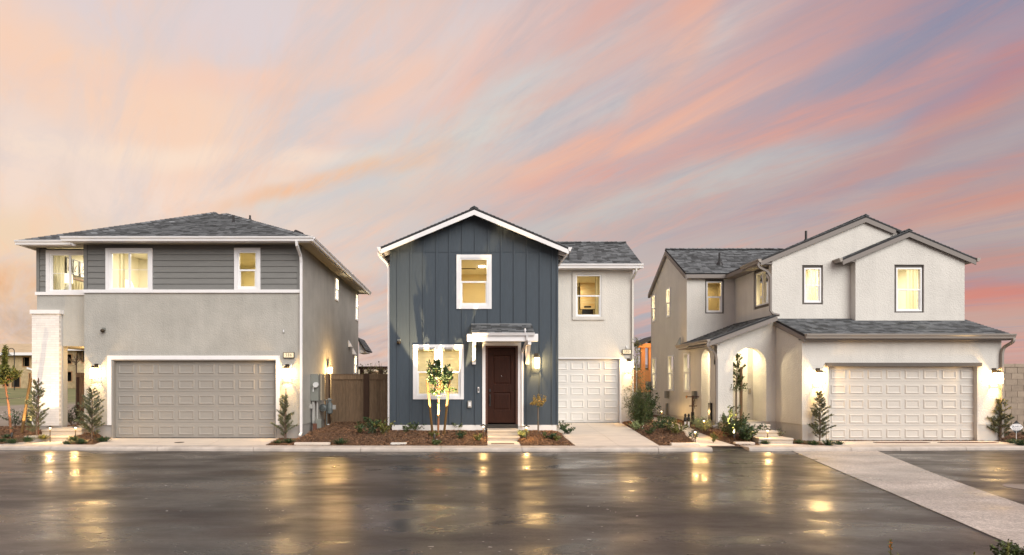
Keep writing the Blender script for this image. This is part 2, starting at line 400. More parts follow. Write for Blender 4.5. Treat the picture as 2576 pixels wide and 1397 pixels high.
# plane frame: maps (a, d, z) to the world; d is the distance out from the wall
def FY(Y): return lambda a, d, z: (a, Y - d, z)
def FXp(X0): return lambda a, d, z: (X0 + d, a, z)
def FXm(X0): return lambda a, d, z: (X0 - d, a, z)
def tbox(mb, T, a0, a1, d0, d1, z0, z1):
    p = T(a0, d0, z0); q = T(a1, d1, z1); mb.box(p[0], q[0], p[1], q[1], p[2], q[2]); return mb
def wall(mb, T, a0, a1, z0, z1, holes=(), th=.16):
    As = sorted({a0, a1, *[h[0] for h in holes], *[h[1] for h in holes]}); Zs = sorted({z0, z1, *[h[2] for h in holes], *[h[3] for h in holes]})
    nA, nZ = len(As) - 1, len(Zs) - 1
    def solid(i, j):
        if not (0 <= i < nA and 0 <= j < nZ): return False
        ca, cz = (As[i] + As[i + 1]) / 2, (Zs[j] + Zs[j + 1]) / 2
        return not any(h[0] < ca < h[1] and h[2] < cz < h[3] for h in holes)
    for i in range(nA):
        for j in range(nZ):
            if not solid(i, j): continue
            x0, x1, y0, y1 = As[i], As[i + 1], Zs[j], Zs[j + 1]
            mb.quad(T(x0, 0, y0), T(x1, 0, y0), T(x1, 0, y1), T(x0, 0, y1))
            mb.quad(T(x0, -th, y0), T(x0, -th, y1), T(x1, -th, y1), T(x1, -th, y0))
            for di, dj, p, q in ((-1, 0, (x0, y0), (x0, y1)), (1, 0, (x1, y0), (x1, y1)), (0, -1, (x0, y0), (x1, y0)), (0, 1, (x0, y1), (x1, y1))):
                if not solid(i + di, j + dj): mb.quad(T(p[0], 0, p[1]), T(q[0], 0, q[1]), T(q[0], -th, q[1]), T(p[0], -th, p[1]))
    return mb
def tpoly(mb, T, pts, d0, d1):
    a = [Vector(T(p[0], d0, p[1])) for p in pts]; v = Vector(T(pts[0][0], d1, pts[0][1])) - a[0]; mb.prism(a, v); return mb

# ------------------------------------------------------------------ windows
def window(house, T, a0, a1, z0, z1, style='hung', trim=None, tw=.09, td=.03, bar=None, recess=.05, midz=None, mid=None, trimtop=None, reflect_front=False):
    """a0..z1 = outer edge of the vinyl frame"""
    mb = MB(); fw = .045
    d0, d1 = -recess - .05, -recess + .035
    if trim: d0, d1 = -.05, .02
    tbox(mb, T, a0, a0 + fw, d0, d1, z0, z1); tbox(mb, T, a1 - fw, a1, d0, d1, z0, z1)
    tbox(mb, T, a0 + fw, a1 - fw, d0, d1, z0, z0 + fw); tbox(mb, T, a0 + fw, a1 - fw, d0, d1, z1 - fw, z1)
    w = mb.build('window', vinyl, house)
    if trim:
        t = MB(); tt = trimtop or tw
        tbox(t, T, a0 - tw, a0 - .002, .002, td, z0 - tw, z1 + tt); tbox(t, T, a1 + .002, a1 + tw, .002, td, z0 - tw, z1 + tt)
        tbox(t, T, a0 - .002, a1 + .002, .002, td, z0 - tw, z0 - .002); tbox(t, T, a0 - .002, a1 + .002, .002, td, z1 + .002, z1 + tt)
        t.build('trim', trim, w)
    s = MB(); sw = .032; e0, e1 = d0 + .012, d1 - .012
    i0, i1, j0, j1 = a0 + fw, a1 - fw, z0 + fw, z1 - fw
    if style == 'hung':
        m = midz if midz else (z0 + z1) / 2
        tbox(s, T, i0, i1, e0, e1, m - .028, m + .022)
        tbox(s, T, i0, i0 + sw, e0, e1 - .012, j0, m - .028); tbox(s, T, i1 - sw, i1, e0, e1 - .012, j0, m - .028); tbox(s, T, i0 + sw, i1 - sw, e0, e1 - .012, j0, j0 + sw)
    else:
        m = mid if mid else (a0 + a1) / 2
        tbox(s, T, m - .03, m + .03, e0, e1, j0, j1)
        tbox(s, T, i0, i0 + sw, e0, e1 - .012, j0, j1)
        if bar: tbox(s, T, i0 + sw, m - .03, e0 + .02, e0 + .028, bar - .008, bar + .008); tbox(s, T, m + .03, i1, e0 + .02, e0 + .028, bar - .008, bar + .008)
    s.build('sash', vinyl, w)
    dg = (d0 + .02) if not reflect_front else d1 - .016
    panes = [(i0, i1, j0, m - .028), (i0, i1, m + .022, j1)] if style == 'hung' else [(i0, m - .03, j0, j1), (m + .03, i1, j0, j1)]
    for p in panes:
        g = MB(); g.quad(T(p[0], dg, p[2]), T(p[1], dg, p[2]), T(p[1], dg, p[3]), T(p[0], dg, p[3])); g.build('pane', GLASS, w)
    return w
def room(house, T, a0, a1, z0, z1, depth, power=40, wallm=None, d0=-.165, la=None, ceil_light=True, lz=None, ld=None, col=WARM2):
    wallm = wallm or roomw
    r = MB()
    A = lambda a, d, z: T(a, d, z)
    dd = -depth
    t = .03
    tbox(r, T, a0 - t, a0, d0, dd, z0, z1); tbox(r, T, a1, a1 + t, d0, dd, z0, z1); tbox(r, T, a0 - t, a1 + t, dd - t, dd, z0, z1)
    # strip closing the room round the window from behind
    rm = r.build('room_wall', wallm, house)
    c = MB(); tbox(c, T, a0 - t, a1 + t, d0, dd - t, z1, z1 + t); c.build('room_ceiling', roomceil, rm)
    f = MB(); tbox(f, T, a0 - t, a1 + t, d0, dd - t, z0 - t, z0); f.build('room_floor', roomdark, rm)
    la = la if la is not None else (a0 + a1) / 2; ld = ld or (d0 + dd) / 2
    p = T(la, ld, (lz or z1) - .06)
    if depth < 1.2:
        q = T(la, ld, (z0 + z1) / 2); wlight('room_light', 'POINT', house, q, power * 3.6, col, shadow_soft_size=.15)
    else: wlight('room_light', 'AREA', house, p, power * 1.25, col, shape='DISK', size=.5)
    if ceil_light:
        m = MB(); m.lathe((p[0], p[1], z1 - .035), [(.11, 0), (.11, .03)]); m.build('ceiling_light', ceilglow, rm)
    return rm

# ------------------------------------------------------------------ roof shingles
def clip2(poly, a, b, c):      # keep a*x+b*y<=c
    out = []
    for i in range(len(poly)):
        p, q = poly[i], poly[(i + 1) % len(poly)]; fp = a * p[0] + b * p[1] - c; fq = a * q[0] + b * q[1] - c
        if fp <= 0: out.append(p)
        if fp * fq < 0:
            t = fp / (fp - fq); out.append((p[0] + (q[0] - p[0]) * t, p[1] + (q[1] - p[1]) * t))
    return out
TABW = [.13, .17, .21, .27]; EXPO = .125
TABMESH = {}
def tabmesh(w):
    if w not in TABMESH:
        g = .006; m = MB(); l = EXPO + .025
        m.add([(g / 2, 0, 0), (w - g / 2, 0, 0), (w - g / 2, l, 0), (g / 2, l, 0), (g / 2, 0, .022), (w - g / 2, 0, .022), (w - g / 2, l, .004), (g / 2, l, .004)],
              [(4, 5, 6, 7), (0, 1, 5, 4), (1, 2, 6, 5), (2, 3, 7, 6), (3, 0, 4, 7)])
        TABMESH[w] = m.mesh('shingle', shingle_m)
    return TABMESH[w]
def roof(house, planes, th=.09, nsingle=300, name='roof', part=None):
    """planes: (points with the two lowest eave points first, single flag)"""
    deck = MB()
    for pts, fl in planes:
        a = [Vector(p) for p in pts]; n = (a[1] - a[0]).cross(a[2] - a[0]).normalized()
        if n.z < 0: n = -n
        deck.prism(a, -n * th)
    rf = part or deck.build(name, deck_m, house)
    if part:
        deck.build('underlay', deck_m, part)
    off = -wpos(rf)
    tabs = []; stuff = MB()
    for pts, fl in planes:
        a = [Vector(p) for p in pts]; O = a[0]; U = (a[1] - a[0]).normalized(); n = U.cross(a[2] - a[0]).normalized()
        if n.z < 0: n = -n
        V = n.cross(U)
        if V.z < 0: V = -V; 
        if U.cross(V).dot(n) < 0: U = -U
        p2 = [((p - O).dot(U), (p - O).dot(V)) for p in a]
        area = sum(p2[i][0] * p2[(i + 1) % len(p2)][1] - p2[(i + 1) % len(p2)][0] * p2[i][1] for i in range(len(p2)))
        if area < 0: p2 = p2[::-1]
        edges = []
        for i in range(len(p2)):
            p, q = p2[i], p2[(i + 1) % len(p2)]; ex, ey = q[0] - p[0], q[1] - p[1]; edges.append((ey, -ex, ey * p[0] - ex * p[1]))
        umin = min(p[0] for p in p2); umax = max(p[0] for p in p2); vmax = max(p[1] for p in p2); vmin = min(p[1] for p in p2)
        v = vmin
        rnd = random.Random(int(abs(O.x * 100)) + int(O.y * 10))
        while v < vmax:
            u = umin - rnd.random() * .3
            while u < umax:
                w = rnd.choice(TABW)
                rect = [(u, v), (u + w, v), (u + w, v + EXPO + .025), (u, v + EXPO + .025)]
                poly = rect
                for e in edges:
                    poly = clip2(poly, *e)
                    if len(poly) < 3: break
                if len(poly) >= 3:
                    full = len(poly) == 4 and all(abs(poly[k][0] - rect[k][0]) + abs(poly[k][1] - rect[k][1]) < 1e-6 for k in range(4)) if len(poly) == 4 else False
                    P0 = O + U * u + V * v
                    if full and fl: tabs.append((P0.y + .1 * abs(P0.x), w, P0, U, V, n))
                    else: tabs.append((9999, w, [(O + U * q[0] + V * q[1], max(.004, .022 - .018 * (q[1] - v) / (EXPO + .025))) for q in poly], U, V, n))
                u += w
            v += EXPO
    tabs.sort(key=lambda t: t[0])
    for i, t in enumerate(tabs):
        if t[0] < 9999 and i < nsingle:
            o = bpy.data.objects.new('shingle', tabmesh(t[1])); COL.objects.link(o); o.parent = rf
            m = Matrix((t[3], t[4], t[5])).transposed().to_4x4(); m.translation = t[2] + off
            o.matrix_basis = m
        else:
            n = t[5]
            if t[0] < 9999:
                l = EXPO + .025; w = t[1]
                pl = [(t[2] + t[3] * .003, .022), (t[2] + t[3] * (w - .003), .022), (t[2] + t[3] * (w - .003) + t[4] * l, .004), (t[2] + t[3] * .003 + t[4] * l, .004)]
            else: pl = t[2]
            k = len(pl); top = [p + n * h for p, h in pl]; bot = [p for p, h in pl]
            stuff.add(top + bot, [tuple(range(k))] + [(j + k, (j + 1) % k + k, (j + 1) % k, j) for j in range(k)])
    if stuff.v: struct(stuff.build('shingles', shingle_m, rf), 'stuff')
    return rf
CAPM = None
def ridge(rf, p0, p1, w=.13):
    """folded cap shingles along a ridge or hip"""
    global CAPM
    p0, p1 = Vector(p0), Vector(p1); d = p1 - p0; n = max(1, int(d.length / .17)); U = d.normalized()
    side = U.cross(Vector((0, 0, 1))).normalized(); up = side.cross(U)
    if CAPM is None:
        m = MB(); m.add([(0, -.13, -.045), (0, 0, .03), (0, .13, -.045), (.23, -.12, -.055), (.23, 0, .012), (.23, .12, -.055), (0, -.13, -.06), (0, .13, -.06), (0, 0, .005)],
                        [(0, 3, 4, 1), (1, 4, 5, 2), (0, 1, 8, 6), (1, 2, 7, 8)])
        CAPM = m.mesh('ridge_shingle', shingle_m)
    off = -wpos(rf)
    for i in range(n):
        o = bpy.data.objects.new('ridge_shingle', CAPM); COL.objects.link(o); o.parent = rf
        M4 = Matrix((U, side, up)).transposed().to_4x4()
        M4.translation = p0 + U * (i * d.length / n) + up * .03 + off; o.matrix_basis = M4

def gutter(house, p0, p1, out, m, h=.13, w=.12, name='gutter'):
    p0, p1, out = Vector(p0), Vector(p1), Vector(out).normalized()
    prof = [(0, 0), (0, -h), (w * .6, -h), (w * .68, -h * .55), (w * .92, -h * .35), (w * .92, -.02), (w, -.02), (w, 0)]
    mb = MB(); mb.prism([p0 + out * a + Vector((0, 0, b)) for a, b in prof], p1 - p0); return mb.build(name, m, house)
def downspout(house, pts, m, w=.038, flare=False):
    mb = MB(); mb.tube(pts, w, 4, rot=math.pi / 4); return mb.build('downspout', m, house)
def curve_pts(p):     # smooth polyline through the given points
    out = []; p = [Vector(q) for q in p]
    for i in range(len(p) - 1):
        a, b, c, d = p[max(i - 1, 0)], p[i], p[i + 1], p[min(i + 2, len(p) - 1)]
        for k in range(5):
            t = k / 5; out.append(.5 * ((2 * b) + (c - a) * t + (2 * a - 5 * b + 4 * c - d) * t * t + (3 * b - a - 3 * c + d) * t ** 3))
    out.append(p[-1]); return out

def garage_door(house, x0, x1, z0, z1, Y, cols, rows, m, cut0=0):
    mb = MB(); h = (z1 - z0) / rows; cw = (x1 - x0) / cols
    back = MB(); back.box(x0, x1, Y + .03, Y + .06, z0, z1)
    gd = back.build('garage_door', m, house)
    for r in range(rows):
        s = MB(); zb, zt = z0 + r * h + .003, z0 + (r + 1) * h - .003
        s.box(x0, x1, Y, Y + .03, zb, zt)
        s.build('section', m, gd)
    pw, ph = cw * .80, h * .62
    t = MB(); a, b = pw / 2, ph / 2; i = .028; c = .055
    # recessed groove and raised field
    vs = []
    for (q, r_, y) in ((a, b, 0), (a - .012, b - .012, -.012), (a - i, b - i, -.012), (a - c, b - c, .004)):
        pass
    t.add([(-a, 0, -b), (a, 0, -b), (a, 0, b), (-a, 0, b),
           (-a + .018, -.016, -b + .018), (a - .018, -.016, -b + .018), (a - .018, -.016, b - .018), (-a + .018, -.016, b - .018),
           (-a + .034, -.016, -b + .034), (a - .034, -.016, -b + .034), (a - .034, -.016, b - .034), (-a + .034, -.016, b - .034),
           (-a + .06, -.003, -b + .06), (a - .06, -.003, -b + .06), (a - .06, -.003, b - .06), (-a + .06, -.003, b - .06)],
          [(k + 4 * r_, (k + 1) % 4 + 4 * r_, (k + 1) % 4 + 4 * (r_ + 1), k + 4 * (r_ + 1)) for r_ in range(3) for k in range(4)] + [(12, 13, 14, 15)])
    me = t.mesh('door_panel', m); off = -wpos(gd)
    for r in range(rows):
        for k in range(cols):
            o = bpy.data.objects.new('door_panel', me); COL.objects.link(o); o.parent = gd
            o.location = Vector((x0 + (k + .5) * cw, Y - .001, z0 + (r + .47) * h)) + off
    wst = MB(); wst.box(x0, x1, Y - .012, Y + .02, z0 - .015, z0 + .001); wst.build('door_seal', black, gd)
    return gd

# ================================================================== terrain
def sstep(a, b, x):
    t = min(1, max(0, (x - a) / (b - a))); return t * t * (3 - 2 * t)
def kerbY(x): return 15.12 + .0022 * (x - 1) ** 2 if x < 1 else 15.12 + .0020 * (x - 1) ** 2
def inpoly(x, y, p):
    c = False; n = len(p)
    for i in range(n):
        x1, y1 = p[i]; x2, y2 = p[(i + 1) % n]
        if (y1 > y) != (y2 > y) and x < (x2 - x1) * (y - y1) / (y2 - y1) + x1: c = not c
    return c
KB = .52      # kerb width
def kb(x): return kerbY(x) + KB
drvA = [(-10.12, kb(-10)), (-5.40, kb(-5)), (-5.72, 17.82), (-10.80, 17.82)]
drvB = [(2.88, kb(3)), (5.12, kb(5)), (5.60, 21.35), (2.80, 21.35)]
drvC = [(9.75, kb(9.7)), (15.3, kb(15.3)), (15.2, 16.99), (9.95, 16.99)]
pathC = [(6.22, kb(6.2)), (7.16, kb(7.2)), (7.42, 19), (7.55, 23), (7.5, 26), (6.8, 26), (6.85, 23), (6.62, 19)]
walkA = [(-12.7, kb(-12.7)), (-10.85, kb(-11)), (-11.35, 16.78), (-12.55, 16.78)]
walkB = [(X(1225, 16) , kb(.6)), (X(1307, 16), kb(1.3)), (X(1305, 16.7), 16.7), (X(1225, 16.7), 16.7)]
walkC = [(7.85, kb(8)), (9.25, kb(9)), (8.9, 16.1), (7.95, 16.1)]
zDB = lambda y: max(0, (y - 15.7)) / 5.6 * .24 + .0
zPC = lambda y: .0 + .33 * sstep(15.8, 23, y)
def terr(x, y):
    a = 1.0
    if x < -4.7: a = 1 - sstep(-5.3, -4.7, x) if False else (sstep(-5.2, -4.4, x) if x > -8 else 1 - sstep(-11.4, -10.9, x))
    if x > 8.9: a = 1 - sstep(8.9, 9.6, x)
    if x > 15.3: a = .15
    if 2.6 < x < 6.2: a *= .45 + .55 * (1 - sstep(2.55, 3.0, x) + sstep(5.2, 5.9, x))
    h = -.005 + .235 * a * sstep(15.75, 17.7, y) + .12 * sstep(17.7, 23, y) + .028 * max(0, y - 24)
    return h
STEPS = [[(-12.62, 16.72), (-11.33, 16.72), (-11.31, 19.4), (-12.52, 19.4)], [(X(1225, 17), 16.66), (X(1307, 17), 16.66), (X(1306, 17.6), 18), (X(1225, 17.6), 18)], [(7.96, 16.08), (8.94, 16.08), (8.9, 16.7), (8.88, 18.7), (7.9, 18.7), (8.02, 16.7)]]
PAVED = [(drvA, lambda y: 0), (drvB, zDB), (drvC, lambda y: -.0), (pathC, zPC), (walkA, lambda y: .02), (walkB, lambda y: .02), (walkC, lambda y: .02)] + [(q, lambda y: 0.0) for q in STEPS]
def bedh(x, y):
    h = terr(x, y) + .022 * mnoise.noise(Vector((x * 1.3, y * 1.3, 0))) + .012 * mnoise.noise(Vector((x * 5, y * 5, 3)))
    for p, zf in PAVED:
        if inpoly(x, y, p): h = min(h, zf(y) - .05)
    if y < kb(x) + .08: h = min(h, -.02)
    return h

def ground_mat():
    m = bpy.data.materials.new('dirt_and_grass'); m.use_nodes = True; nt = m.node_tree; N = nt.nodes; K = nt.links; b = N['Principled BSDF']; b.inputs['Roughness'].default_value = .95
    g = N.new('ShaderNodeNewGeometry'); s = N.new('ShaderNodeSeparateXYZ'); K.new(g.outputs['Position'], s.inputs[0])
    n = N.new('ShaderNodeTexNoise'); n.inputs['Scale'].default_value = .25; n.inputs['Detail'].default_value = 8; K.new(g.outputs['Position'], n.inputs['Vector'])
    ad = N.new('ShaderNodeMath'); ad.operation = 'MULTIPLY_ADD'; K.new(n.outputs[0], ad.inputs[0]); ad.inputs[1].default_value = 10; K.new(s.outputs[1], ad.inputs[2])
    r = N.new('ShaderNodeMapRange'); r.inputs['From Min'].default_value = 36; r.inputs['From Max'].default_value = 39; K.new(ad.outputs[0], r.inputs['Value'])
    n2 = N.new('ShaderNodeTexNoise'); n2.inputs['Scale'].default_value = .7; n2.inputs['Detail'].default_value = 8; K.new(g.outputs['Position'], n2.inputs['Vector'])
    gr = N.new('ShaderNodeMix'); gr.data_type = 'RGBA'; gr.inputs[6].default_value = (.30, .26, .12, 1); gr.inputs[7].default_value = (.06, .10, .025, 1); K.new(n2.outputs[0], gr.inputs[0])
    di = N.new('ShaderNodeMix'); di.data_type = 'RGBA'; di.inputs[6].default_value = (.20, .165, .13, 1); di.inputs[7].default_value = (.36, .30, .24, 1); K.new(n2.outputs[0], di.inputs[0])
    mx = N.new('ShaderNodeMix'); mx.data_type = 'RGBA'; K.new(r.outputs[0], mx.inputs[0]); K.new(di.outputs[2], mx.inputs[6]); K.new(gr.outputs[2], mx.inputs[7])
    K.new(mx.outputs[2], b.inputs['Base Color'])
    bp = N.new('ShaderNodeBump'); bp.inputs['Strength'].default_value = .6; bp.inputs['Distance'].default_value = .05; K.new(n2.outputs[0], bp.inputs['Height']); K.new(bp.outputs[0], b.inputs['Normal'])
    return m
def build_ground():
    xs = [-400, -150, -60, -40] + [-30 + i * 1.0 for i in range(61)] + [40, 60, 150, 400]
    ys = [-60, -10, 0, 10, 15.0, 15.6] + [16 + i for i in range(16)] + [34, 38, 44, 52, 60, 80, 120, 200, 400, 900]
    mb = MB(); vs = []
    for y in ys:
        for x in xs:
            if y < 15.3: z = -.16
            else: z = min(terr(x, y), 1.3 + .0 * y) - (.16 if y < 30 else .05)
            vs.append((x, y, z))
    nx = len(xs); fs = [(j * nx + i, j * nx + i + 1, (j + 1) * nx + i + 1, (j + 1) * nx + i) for j in range(len(ys) - 1) for i in range(nx - 1)]
    mb.add(vs, fs); struct(mb.build('ground', ground_mat(), smooth=True))
build_ground()

# planting beds with bark mulch
mulchm = mat('bark_mulch', (.115, .064, .038), .95, 1.0, 45, .5, 16, bdist=.03)
chipm = mat('bark_chip', (.22, .118, .062), .9, 0, 1, .3, 20, island=.65)
def bed_ok(x, y):
    if x < -13.3: return y < 19.4
    if x < -4.9: return y < 20
    if x < 2.9: return y < 23.5
    if x < 9.4: return y < 26
    return y < 19.7
def build_beds():
    st = .11; x0, x1, y0, y1 = -18, 19, 15.55, 26
    nx = int((x1 - x0) / st); ny = int((y1 - y0) / st); idx = {}; mb = MB(); vs = []; fs = []
    for j in range(ny):
        for i in range(nx):
            x, y = x0 + i * st, y0 + j * st
            if not bed_ok(x + st / 2, y + st / 2): continue
            if x > 2.9 and x < 6.1 and y > 21.4: continue
            q = []
            for di, dj in ((0, 0), (1, 0), (1, 1), (0, 1)):
                k = (i + di, j + dj)
                if k not in idx:
                    idx[k] = len(vs); xx, yy = x0 + k[0] * st, y0 + k[1] * st; vs.append((xx, yy, bedh(xx, yy)))
                q.append(idx[k])
            fs.append(tuple(q))
    mb.add(vs, fs); b = mb.build('mulch_bed', mulchm, smooth=True); struct(b)
    rnd = random.Random(3); ch = MB(); n = 0
    while n < 70000:
        y = 15.6 + (rnd.random() ** 1.5) * 6; x = rnd.uniform(-16, 17.5)
        if not bed_ok(x, y): continue
        if y < kb(x) + .02: continue
        if -11.6 < x < -5.1 and y > 17.8: continue
        if -2.4 < x < 2.8 and y > 17.9: continue
        if 7.84 < x < 15.4 and y > 18.6: continue
        if any(inpoly(x, y, p) for p, _ in PAVED): continue
        z = bedh(x, y) + rnd.uniform(.002, .018)
        a = rnd.random() * 6.28; l = rnd.uniform(.010, .032); w = rnd.uniform(.004, .010); t1 = rnd.uniform(-.5, .5); t2 = rnd.uniform(-.5, .5)
        dx, dy = math.cos(a) * l, math.sin(a) * l; ex, ey = -math.sin(a) * w, math.cos(a) * w
        ch.quad((x - dx - ex, y - dy - ey, z - t1 * l - t2 * w), (x + dx - ex, y + dy - ey, z + t1 * l - t2 * w), (x + dx + ex, y + dy + ey, z + t1 * l + t2 * w), (x - dx + ex, y - dy + ey, z - t1 * l + t2 * w)); n += 1
    struct(ch.build('mulch_chips', chipm), 'stuff')
build_beds()

# road, wet asphalt
def wet_mat(name, c1, c2, rlo, rhi, scale, seed):
    m = bpy.data.materials.new(name); m.use_nodes = True; nt = m.node_tree; N = nt.nodes; K = nt.links; b = N['Principled BSDF']
    g = N.new('ShaderNodeNewGeometry'); mp = N.new('ShaderNodeMapping'); mp.inputs['Scale'].default_value = (.4, .8, 1); mp.inputs['Location'].default_value = (seed, seed, 0); K.new(g.outputs['Position'], mp.inputs[0])
    n = N.new('ShaderNodeTexNoise'); n.inputs['Scale'].default_value = 1.5; n.inputs['Detail'].default_value = 7; n.inputs['Roughness'].default_value = .62; n.inputs['Distortion'].default_value = .5; K.new(mp.outputs[0], n.inputs['Vector'])
    f = N.new('ShaderNodeTexNoise'); f.inputs['Scale'].default_value = 38; f.inputs['Detail'].default_value = 6; f.inputs['Roughness'].default_value = .75; K.new(g.outputs['Position'], f.inputs['Vector'])
    mx = N.new('ShaderNodeMix'); mx.data_type = 'RGBA'; mx.inputs[6].default_value = (*c1, 1); mx.inputs[7].default_value = (*c2, 1)
    r0 = N.new('ShaderNodeMapRange'); r0.inputs['From Min'].default_value = .35; r0.inputs['From Max'].default_value = .68; K.new(n.outputs[0], r0.inputs['Value']); K.new(r0.outputs[0], mx.inputs[0])
    sp = N.new('ShaderNodeMapRange'); sp.inputs['From Min'].default_value = .3; sp.inputs['From Max'].default_value = .7; sp.inputs['To Min'].default_value = .35; sp.inputs['To Max'].default_value = 1.9; K.new(f.outputs[0], sp.inputs['Value'])
    sc = N.new('ShaderNodeVectorMath'); sc.operation = 'SCALE'; K.new(mx.outputs[2], sc.inputs[0]); K.new(sp.outputs[0], sc.inputs['Scale']); K.new(sc.outputs[0], b.inputs['Base Color'])
    rr = N.new('ShaderNodeMapRange'); rr.inputs['From Min'].default_value = .35; rr.inputs['From Max'].default_value = .65; rr.inputs['To Min'].default_value = rlo; rr.inputs['To Max'].default_value = rhi; K.new(n.outputs[0], rr.inputs['Value']); K.new(rr.outputs[0], b.inputs['Roughness'])
    bp = N.new('ShaderNodeBump'); bp.inputs['Strength'].default_value = .25; bp.inputs['Distance'].default_value = .004; K.new(f.outputs[0], bp.inputs['Height'])
    # long shallow unevenness in the film of water
    mp2 = N.new('ShaderNodeMapping'); mp2.inputs['Scale'].default_value = (.6, 1.3, 1); K.new(g.outputs['Position'], mp2.inputs[0])
    n3 = N.new('ShaderNodeTexNoise'); n3.inputs['Scale'].default_value = 1.2; n3.inputs['Detail'].default_value = 4; K.new(mp2.outputs[0], n3.inputs['Vector'])
    bp2 = N.new('ShaderNodeBump'); bp2.inputs['Strength'].default_value = .12; bp2.inputs['Distance'].default_value = .012; K.new(n3.outputs[0], bp2.inputs['Height']); K.new(bp.outputs[0], bp2.inputs['Normal'])
    K.new(bp2.outputs[0], b.inputs['Normal'])
    # broad damp and dry patches
    n4 = N.new('ShaderNodeTexNoise'); n4.inputs['Scale'].default_value = .55; n4.inputs['Detail'].default_value = 6; n4.inputs['Roughness'].default_value = .6; K.new(mp2.outputs[0], n4.inputs['Vector'])
    r4 = N.new('ShaderNodeMapRange'); r4.inputs['From Min'].default_value = .38; r4.inputs['From Max'].default_value = .62; r4.inputs['To Min'].default_value = -.10; r4.inputs['To Max'].default_value = .14; K.new(n4.outputs[0], r4.inputs['Value'])
    a4 = N.new('ShaderNodeMath'); a4.operation = 'ADD'; a4.use_clamp = True; K.new(rr.outputs[0], a4.inputs[0]); K.new(r4.outputs[0], a4.inputs[1]); K.new(a4.outputs[0], b.inputs['Roughness'])
    s4 = N.new('ShaderNodeMapRange'); s4.inputs['From Min'].default_value = .38; s4.inputs['From Max'].default_value = .62; s4.inputs['To Min'].default_value = .62; s4.inputs['To Max'].default_value = .22; K.new(n4.outputs[0], s4.inputs['Value']); K.new(s4.outputs[0], b.inputs['Specular IOR Level'])
    return m
asph = wet_mat('wet_asphalt', (.015, .014, .015), (.048, .040, .036), .24, .46, 1, 0)
wetconc = wet_mat('wet_concrete_strip', (.24, .21, .19), (.46, .41, .37), .26, .55, 1, 7)
def build_road():
    rd = MB(); xs = [-60 + i * 2 for i in range(61)]; top = [(x, kerbY(x) + .1, -.10) for x in xs]
    n = len(xs); rd.add([(x, -12, -.10) for x in xs] + top, [(i, i + 1, n + i + 1, n + i) for i in range(n - 1)])
    struct(rd.build('road', asph))
    le = [(8.44, 15.3), (7.22, 11.1), (6.76, 9.47), (6.17, 7.45), (5.80, 6.2), (5.2, 4.6), (4.9, 3)]
    ri = [(10.75, 15.5), (8.93, 11.12), (8.29, 9.38), (7.94, 8.38), (7.5, 6.9), (7.1, 4.6), (6.9, 3)]
    st = MB(); vs = [(x, y, -.094) for x, y in le] + [(x, y, -.094) for x, y in ri]; k = len(le)
    st.add(vs, [(i, i + 1, k + i + 1, k + i) for i in range(k - 1)][::1]); o = st.build('concrete_strip', wetconc); struct(o)
    ed = MB()
    ed.tube([(x, y, -.0985) for x, y in le], .012, 4)
    ed.build('strip_edge', asph, o)
    # pale specks and grit lying on the asphalt
    rnd = random.Random(5); sp = MB()
    for i in range(420):
        y = 5.9 + rnd.random() ** 1.2 * 8.8; x = rnd.uniform(-.8, .93) * y
        if x > 5.2 + (y - 6) * .33: continue
        r = rnd.uniform(.004, .011) * (1 if rnd.random() < .92 else 2.0); a = rnd.uniform(1, 2.2)
        sp.add([(x + r * a * math.cos(t * 1.26 + i), y + r * math.sin(t * 1.26 + i), -.0955 + (t % 2) * .003) for t in range(5)], [(0, 1, 2, 3, 4)])
    struct(sp.build('road_grit', mat('pale_grit', (.40, .38, .36), .6, island=.4)), 'stuff')
build_road()
# kerb in segments
def build_kerb():
    k = empty('kerb', (0, 15.3, -.1)); struct(k)
    joints = [X(u, 15.3) for u in (-320, 117, 395, 640, 910, 1110, 1312, 1652, 1788)]
    joints2 = [X(u, 15.3) for u in (1880, 2140, 2268, 2440, 2700, 3000)]
    for js in (joints, joints2):
        for a, b in zip(js[:-1], js[1:]):
            mb = MB(); n = 8; xs = [a + .006 + (b - a - .012) * i / n for i in range(n + 1)]
            prof = [(0, -.16), (0.0, -.045), (.012, -.018), (.035, -.004), (.07, 0), (KB, .0), (KB, -.16)]
            vs = [(x, kerbY(x) + p, q + .0) for x in xs for p, q in prof]; m = len(prof)
            fs = [(i * m + j, (i + 1) * m + j, (i + 1) * m + j + 1, i * m + j + 1) for i in range(n) for j in range(m - 1)]
            fs += [tuple(range(m)), tuple(n * m + j for j in range(m - 1, -1, -1))]
            mb.add(vs, fs); mb.build('kerb_segment', kerbm, k)
    # asphalt ramp between the two runs of kerb
    r = MB(); a, b = joints[-1] + .02, joints2[0] - .02
    r.add([(a, kerbY(a) - .02, -.098), (b, kerbY(b) - .02, -.098), (b, kb(b) + .05, -.004), (a, kb(a) + .05, -.004)], [(0, 1, 2, 3)])
    struct(r.build('asphalt_ramp', asph))
build_kerb()
def slab(name, poly, zf, m=conc, joints=(), th=.16):
    mb = MB(); poly2 = []
    for i in range(len(poly)): poly2.append(poly[i])
    top = [(x, y, zf(y)) for x, y in poly2]; mb.prism([(x, y, z - th) for x, y, z in top], (0, 0, th)) if False else None
    n = len(top); mb.add(top + [(x, y, z - th) for x, y, z in top], [tuple(range(n))] + [(i + n, (i + 1) % n + n, (i + 1) % n, i) for i in range(n)])
    o = mb.build(name, m); struct(o); return o
jm = mat('dark_joint', (.12, .10, .085), .95)  # dark brown bed colour in the joints between slabs
